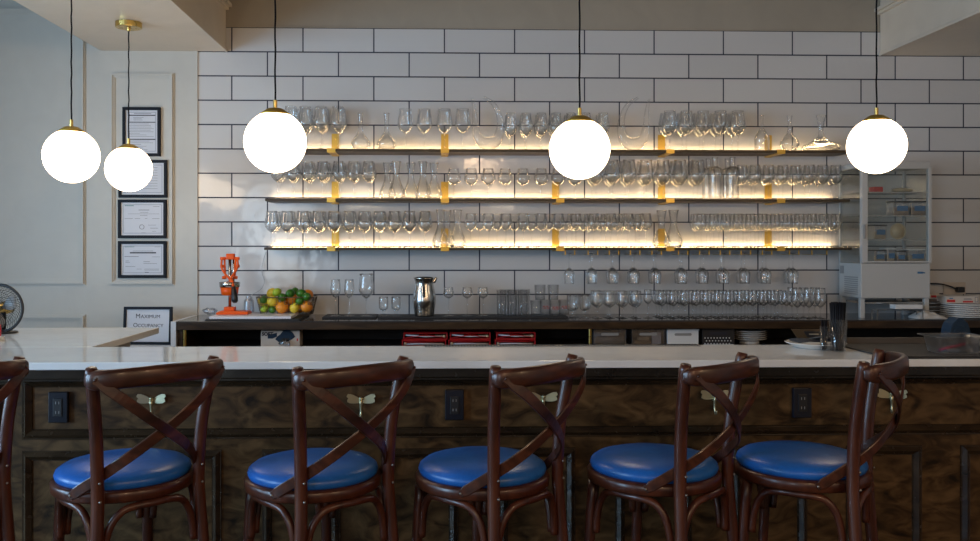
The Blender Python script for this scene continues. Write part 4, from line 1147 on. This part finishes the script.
# ------------------------------------------------------------------ on the bar, right side
XM = at(857, 352, 3.387).x
t = thing('rubber_bar_mat', (XM, 3.14, ZTOP), 'large dark grey mat with raised back edge at right end of bar', 'mat')
link('sheet', MB().box(0, 1.35, 0, .44, 0, .006), M['darkmat'], t, bevel=.002)
link('edge_lip', MB().box(0.05, 1.35, .44, .452, 0, .030), M['matlip'], t, bevel=.002)
link('front_edge', MB().box(0, 1.35, -.004, .0, 0, .009), M['black'], t)
tY = 3.27
t = thing('takeout_tub', (ax(953.5, tY), tY, ZTOP + .0065), 'clear plastic takeout tub holding a red pen on the dark mat', 'container')
w = 21.5 * tY / F
def rr(w, d, z): return rect_loop(w, d, z, .03, 5)
b = MB(); rings = [rr(w * .96, .055, .001), rr(w, .060, .006), rr(w * 1.12, .068, .060), rr(w * 1.34, .082, .0625), rr(w * 1.34, .082, .065)]
n = len(rings[0]); vs = [p for r_ in rings for p in r_]
fs = [(i * n + k, i * n + (k + 1) % n, (i + 1) * n + (k + 1) % n, (i + 1) * n + k) for i in range(4) for k in range(n)] + [tuple(range(n))[::-1]]
b.add(vs, fs, True); link('tub', b, M['plastic_clear'], t)
p = thing('red_pen', (ax(953.5, tY), tY, ZTOP + .0065), 'rose-red pen lying in the clear takeout tub', 'pen')
link('barrel', MB().tube([(-.062, -.01, .010), (.045, .0, .032)], .0045, 10), M['rose'], p)
link('tip', MB().tube([(.045, .0, .032), (.066, .002, .0365)], [.0045, .003], 10), M['beige'], p)
p = thing('clear_pen', (ax(953.5, tY), tY, ZTOP + .0065), 'grey pen lying flat under the red pen in the tub', 'pen')
link('barrel', MB().tube([(-.05, .02, .0065), (.05, -.02, .0065)], .0045, 10), M['grey'], p)
# blue-grey housing seen behind
c = at(955, 341, 3.72)
t = thing('plastic_housing', (c.x, 3.70, 0.86), 'dark blue-grey rounded plastic hump behind the takeout tub', 'equipment')
pts = []
for k in range(17):
    a = PI * k / 16; pts.append((.046 * math.cos(a) * (1 if abs(math.cos(a)) > .7 else .85), .235 + .078 * math.sin(a)))
pts = [(.053, -.10), (.053, .235)] + pts + [(-.053, .235), (-.053, -.10)]
link('shell', MB().poly([(x, z) for x, z in pts][::-1], -.02, .05), M['bluegrey'], t, bevel=.006)
link('seam', MB().poly([(x * .8, z * .9) for x, z in pts][::-1], -.0225, -.0195), M['bluegrey'], t, bevel=.003)
link('stand', MB().box(-.05, .05, 0, .04, -.86, -.10), M['black'], t)

t = thing('glass_rinser_rail', (0, 0, ZTOP), 'narrow perforated grey rail mat along the back edge of the bar', 'mat')
x0, x1 = ax(425, 3.57), ax(699, 3.57)
link('strip', MB().box(x0, x1, 3.545, 3.592, 0, .004), M['stickgrey'], t)
b = MB()
for k in range(int((x1 - x0) / .012)):
    b.box(x0 + k * .012 + .002, x0 + k * .012 + .007, 3.549, 3.588, .004, .0062)
link('perforation', b, M['black'], t)['kind'] = 'stuff'
# plate with napkin and bill folder
pY = 3.50
pc = ax(815.5, pY)
t = thing('serving_plate', (pc, pY, ZTOP), 'white plate with dark napkin standing left of the black straws', 'plate')
link('plate', MB().lathe([(.0001, .0), (.078, .0), (.085, .004), (.112, .018), (.118, .0205), (.115, .022), (.085, .009), (.0001, .006)], n=48), M['china'], t)
nk = thing('dark_napkin', (pc, pY, ZTOP + .0225), 'dark folded napkin lying on the white serving plate', 'napkin')
b = MB().ribbon([(-.085, 0, .004), (-.045, 0, .009), (0, 0, .007), (.045, 0, .010), (.085, 0, .005)], [(0, 0, 1)] * 5, .11, .008)
link('fold', b, M['napkin_dark'], nk)
link('fold', MB().ribbon([(-.02, -.02, .017), (.03, -.015, .022), (.08, -.02, .015)], [(0, .2, 1)] * 3, .08, .005), M['matlip'], nk)
bk = thing('bill_folder', (pc + .02, pY + .035, ZTOP + .027), 'brown bill folder resting on the napkin of the serving plate', 'folder')
def to_(a, b_, y): return (a, y + (b_) * .35, b_)
link('cover', MB().poly([(-.075, 0), (.075, 0), (.075, .042), (-.10, .042)], -.006, .0, to_), M['brownbook'], bk)
link('inset', MB().poly([(-.04, .010), (.07, .010), (.07, .034), (-.052, .034)], -.0075, -.006, to_), M['black'], bk)
link('gold_line', MB().poly([(-.030, .021), (.008, .021), (.008, .0245), (-.032, .0245)], -.0085, -.0075, to_), M['beige'], bk)
# straw cups
def straws(px, Y, r, hc, hs, n, label, lb2):
    t = thing('straw_cup', (ax(px, Y), Y, ZTOP), label, 'cup')
    prof = [(r * .82, 0), (r * .85, .003), (r, hc)]
    link('cup', lathe_glass(prof, 28, 'thick_glass', .002), None, t)
    s = MB(); 
    rn = random.Random(3)
    for k in range(n):
        a = k * 2.399; q = (r * .80 - .004) * math.sqrt((k + .5) / n)
        x, y = q * math.cos(a), q * math.sin(a)
        s.tube([(x * .85, y * .85, .004), (x * 1.30, y * 1.30, hs + rn.uniform(-.002, .002))], .0028, 6)
    u = thing('black_straws', (ax(px, Y), Y, ZTOP), lb2, 'straws'); u['kind'] = 'stuff'
    link('straw', s, M['straw'], u)
straws(838, 3.375, .0335, .124, .188, 80, 'clear cup full of black straws on the bar, the larger', 'black straws packed in the larger clear cup')
straws(824, 3.39, .0155, .095, .12, 7, 'small clear cup left of the large straw cup', 'few black straws in the small clear cup')

# ------------------------------------------------------------------ left side: frames, sign, fan
def paper_frame(px0, px1, py0, py1, label, lines, group='framed papers on the left wall'):
    Y = YW - .03
    a, c = at(px0, py1, Y), at(px1, py0, Y)
    w, h = (c.x - a.x) / 2, (c.z - a.z) / 2
    t = thing('picture_frame', ((a.x + c.x) / 2, YW - .006, (a.z + c.z) / 2), label, 'picture frame', group)
    b = MB(); fw = .019
    b.box(-w, w, -.022, 0, -h, -h + fw).box(-w, w, -.022, 0, h - fw, h).box(-w, -w + fw, -.022, 0, -h + fw, h - fw).box(w - fw, w, -.022, 0, -h + fw, h - fw)
    link('frame', b, M['black_frame'], t, bevel=.002)
    link('paper', MB().box(-w + fw - .002, w - fw + .002, -.010, -.006, -h + fw - .002, h - fw + .002), M['paper'], t)
    bb = MB(); frame_ring(bb, -w + fw + .012, w - fw - .012, -h + fw + .012, h - fw - .012, .004, -.0105, -.010)
    link('printed_border', bb, M['paper_edge'], t)
    L = {}
    for (u0, u1, v, th, mk) in lines:
        L.setdefault(mk, MB()).box(-w + 2 * w * u0, -w + 2 * w * u1, -.0112, -.0101, h - 2 * h * v - th / 2, h - 2 * h * v + th / 2)
    for mk, m_ in L.items(): link('printed_lines', m_, M[mk], t)
rn = random.Random(5)
def lines(spec): return spec
f1 = [(.30, .75, .13, .003, 'ink'), (.14, .86, .165, .006, 'ink_dark'), (.28, .55, .21, .002, 'ink'), (.28, .50, .235, .002, 'ink'), (.28, .52, .26, .002, 'ink'), (.14, .86, .305, .005, 'ink_dark')] + \
     [(.14, .14 + rn.uniform(.3, .7), .34 + .032 * k, .0018, 'ink') for k in range(9)] + [(.14, .86, .655, .006, 'ink_dark')] + [(.14, .14 + rn.uniform(.3, .7), .69 + .035 * k, .0018, 'ink') for k in range(6)]
paper_frame(122, 160, 107, 156, 'black-framed upright printed notice at the top of the column of frames', f1)
f2 = [(.2, .8, .2 + .07 * k, .0018, 'ink') for k in range(9)]
paper_frame(118, 166.5, 159.8, 197.5, 'black-framed certificate behind the small globe lamp', f2)
f3 = [(.13, .32, .16, .004, 'ink_teal'), (.72, .85, .18, .002, 'ink'), (.42, .64, .27, .0035, 'ink'), (.2, .85, .37, .0016, 'ink'), (.45, .62, .33, .002, 'ink'), (.45, .6, .41, .002, 'ink'), (.13, .3, .49, .002, 'ink'), (.34, .45, .49, .002, 'ink'), (.55, .6, .49, .002, 'ink'), (.7, .85, .49, .002, 'ink'), (.62, .78, .66, .0018, 'ink'), (.66, .82, .74, .0025, 'ink'), (.7, .78, .82, .0018, 'ink'), (.48, .56, .86, .0018, 'ink')]
paper_frame(117.5, 166, 199.5, 238.2, 'black-framed certificate with round stamp, third frame down', f3)
seal = MB().lathe([(.013, -.0112), (.016, -.0112), (.016, -.0102), (.013, -.0102)], (0, 0, 0), 24, False, axis='y', closed=True)
fr3 = [o for o in COL.objects if o.get('label', '').startswith('black-framed certificate with round')][0]
link('round_stamp', seal, M['ink'], fr3, loc=(-.004, 0, -.052))
f4 = [(.13, .33, .16, .003, 'ink_teal'), (.75, .86, .16, .002, 'ink'), (.30, .72, .27, .0025, 'ink'), (.24, .78, .32, .008, 'ink_dark'), (.13, .42, .42, .003, 'ink'), (.7, .86, .43, .002, 'ink'), (.15, .22, .54, .0025, 'ink'), (.15, .24, .58, .002, 'ink'), (.15, .35, .69, .002, 'ink'), (.52, .65, .56, .0025, 'ink'), (.52, .8, .61, .002, 'ink'), (.38, .48, .76, .002, 'ink'), (.54, .84, .76, .0018, 'ink'), (.54, .84, .79, .0018, 'ink'), (.55, .63, .85, .004, 'ink')]
paper_frame(117.5, 166, 241, 278, 'black-framed licence with a dark bar, lowest frame on the wall', f4)
# maximum occupancy sign
sY = 5.56
a, c = at(122, 345, sY), at(171.5, 307, sY); w, h = (c.x - a.x) / 2, (c.z - a.z)
t = thing('occupancy_sign', ((a.x + c.x) / 2, sY, ZL + .001), 'black-framed maximum occupancy sign leaning behind the side counter', 'sign')
fw = .017; b = MB()
b.box(-w, w, 0, .02, 0, fw).box(-w, w, 0, .02, h - fw, h).box(-w, -w + fw, 0, .02, fw, h - fw).box(w - fw, w, 0, .02, fw, h - fw)
link('frame', b, M['black_frame'], t, bevel=.002)
link('paper', MB().box(-w + fw - .002, w - fw + .002, .010, .014, fw - .002, h - fw + .002), M['paper'], t)
def smallcaps(word, size, cx_, z, parent):
    adv = .68 * size; o1 = text('lettering', word[0], size, (0, .0095, z), M['ink_dark'], parent, align='LEFT')
    o2 = text('lettering', word[1:], size * .78, (0, .0095, z), M['ink_dark'], parent, align='LEFT', sx=1.02)
    W1 = size * (.82 if word[0] == 'M' else .78); W2 = size * .78 * .66 * len(word[1:]) * 1.02
    tot = W1 + W2; o1.location.x = cx_ - tot / 2; o2.location.x = cx_ - tot / 2 + W1
smallcaps('MAXIMUM', .040, 0, h - .072, t)
smallcaps('OCCUPANCY', .038, 0, h - .128, t)
text('lettering', '99', .034, (0, .0095, h - .18), M['ink_dark'], t, bold=.0005)
t.rotation_euler = (math.radians(-4), 0, math.radians(-3))

# desk fan on the side counter
fY = 4.15
fc = at(-1.5, 308.5, fY)
t = thing('desk_fan', (fc.x, fY, ZTOP), 'black wire-caged desk fan cut off by the left edge', 'fan')
fz = fc.z - ZTOP; R_ = 23.5 * fY / F
b = MB()
def ang(rr_, yy, n=36): return [(rr_ * math.cos(2 * PI * k / n), yy, fz + rr_ * math.sin(2 * PI * k / n)) for k in range(n)]
b.tube(ang(R_, -.0), .007, 8, loop=True)
link('cage_ring', b, M['black'], t)
b = MB()
for k in range(44):
    a = 2 * PI * k / 44
    for sgn in (-1, 1):
        b.tube([(rr_ * math.cos(a + .25 * q), yy * sgn, fz + rr_ * math.sin(a + .25 * q)) for q, (rr_, yy) in enumerate([(R_, .0), (R_ * .93, .022), (R_ * .6, .036), (R_ * .2, .042)])], .0008, 4)
for rr_, yy in ((R_ * .75, .031), (R_ * .45, .039)):
    for sgn in (-1, 1): b.tube(ang(rr_, yy * sgn), .0008, 4, loop=True)
link('cage_wire', b, M['cord'], t)
for k in range(3):
    a0 = 2 * PI * k / 3 + .4; pts = []
    m_ = MB(); vs = []; NB = 8
    for i in range(NB + 1):
        u = i / NB; rr_ = R_ * (.15 + .68 * u)
        for s2 in (-1, 1):
            a = a0 + s2 * (.30 + .22 * math.sin(PI * u)); vs.append((rr_ * math.cos(a), s2 * .014, fz + rr_ * math.sin(a)))
    m_.add(vs, [(2 * i, 2 * i + 1, 2 * i + 3, 2 * i + 2) for i in range(NB)], True)
    bl = link('blade', m_, M['grey'], t); sd = bl.modifiers.new('solid', 'SOLIDIFY'); sd.thickness = .002
link('hub', MB().lathe([(0, -.045), (.018, -.044), (.022, -.03), (.022, .05), (.03, .06), (.03, .10), (0, .10)], (0, 0, fz), 20, axis='y'), M['brass'], t)
link('neck', MB().tube([(0, .05, fz - .02), (0, .05, .014)], .010, 10), M['black'], t)
link('base', MB().lathe([(0, 0), (.07, 0), (.07, .008), (.02, .016), (0, .016)], (0, .03, 0), 28), M['black'], t)
c = at(1, 324, 3.95)
t = thing('red_bottle', (c.x - .036, 3.98, ZTOP), 'small dark red capped bottle at left edge before the fan', 'bottle')
link('body', MB().lathe(sm([(.018, 0), (.02, .004), (.02, .05), (.012, .062), (.010, .066)]) + [(0, .066)], n=20), M['red'], t)
link('cap', MB().lathe([(.0, .085), (.012, .085), (.012, .0665), (0, .0665)], n=16, smooth=False), M['chair'], t)
c = at(2, 334, 3.85)
t = thing('napkin_stack', (c.x - .045, 3.82, ZTOP), 'folded white paper napkins at left edge on the side counter', 'napkin')
for k in range(3):
    link('napkin', MB().ribbon([(-.05, 0, .003 + k * .006), (0, 0, .004 + k * .007), (.05, 0, .003 + k * .006)], [(0, 0, 1)] * 3, .09, .004), M['drape'], t)
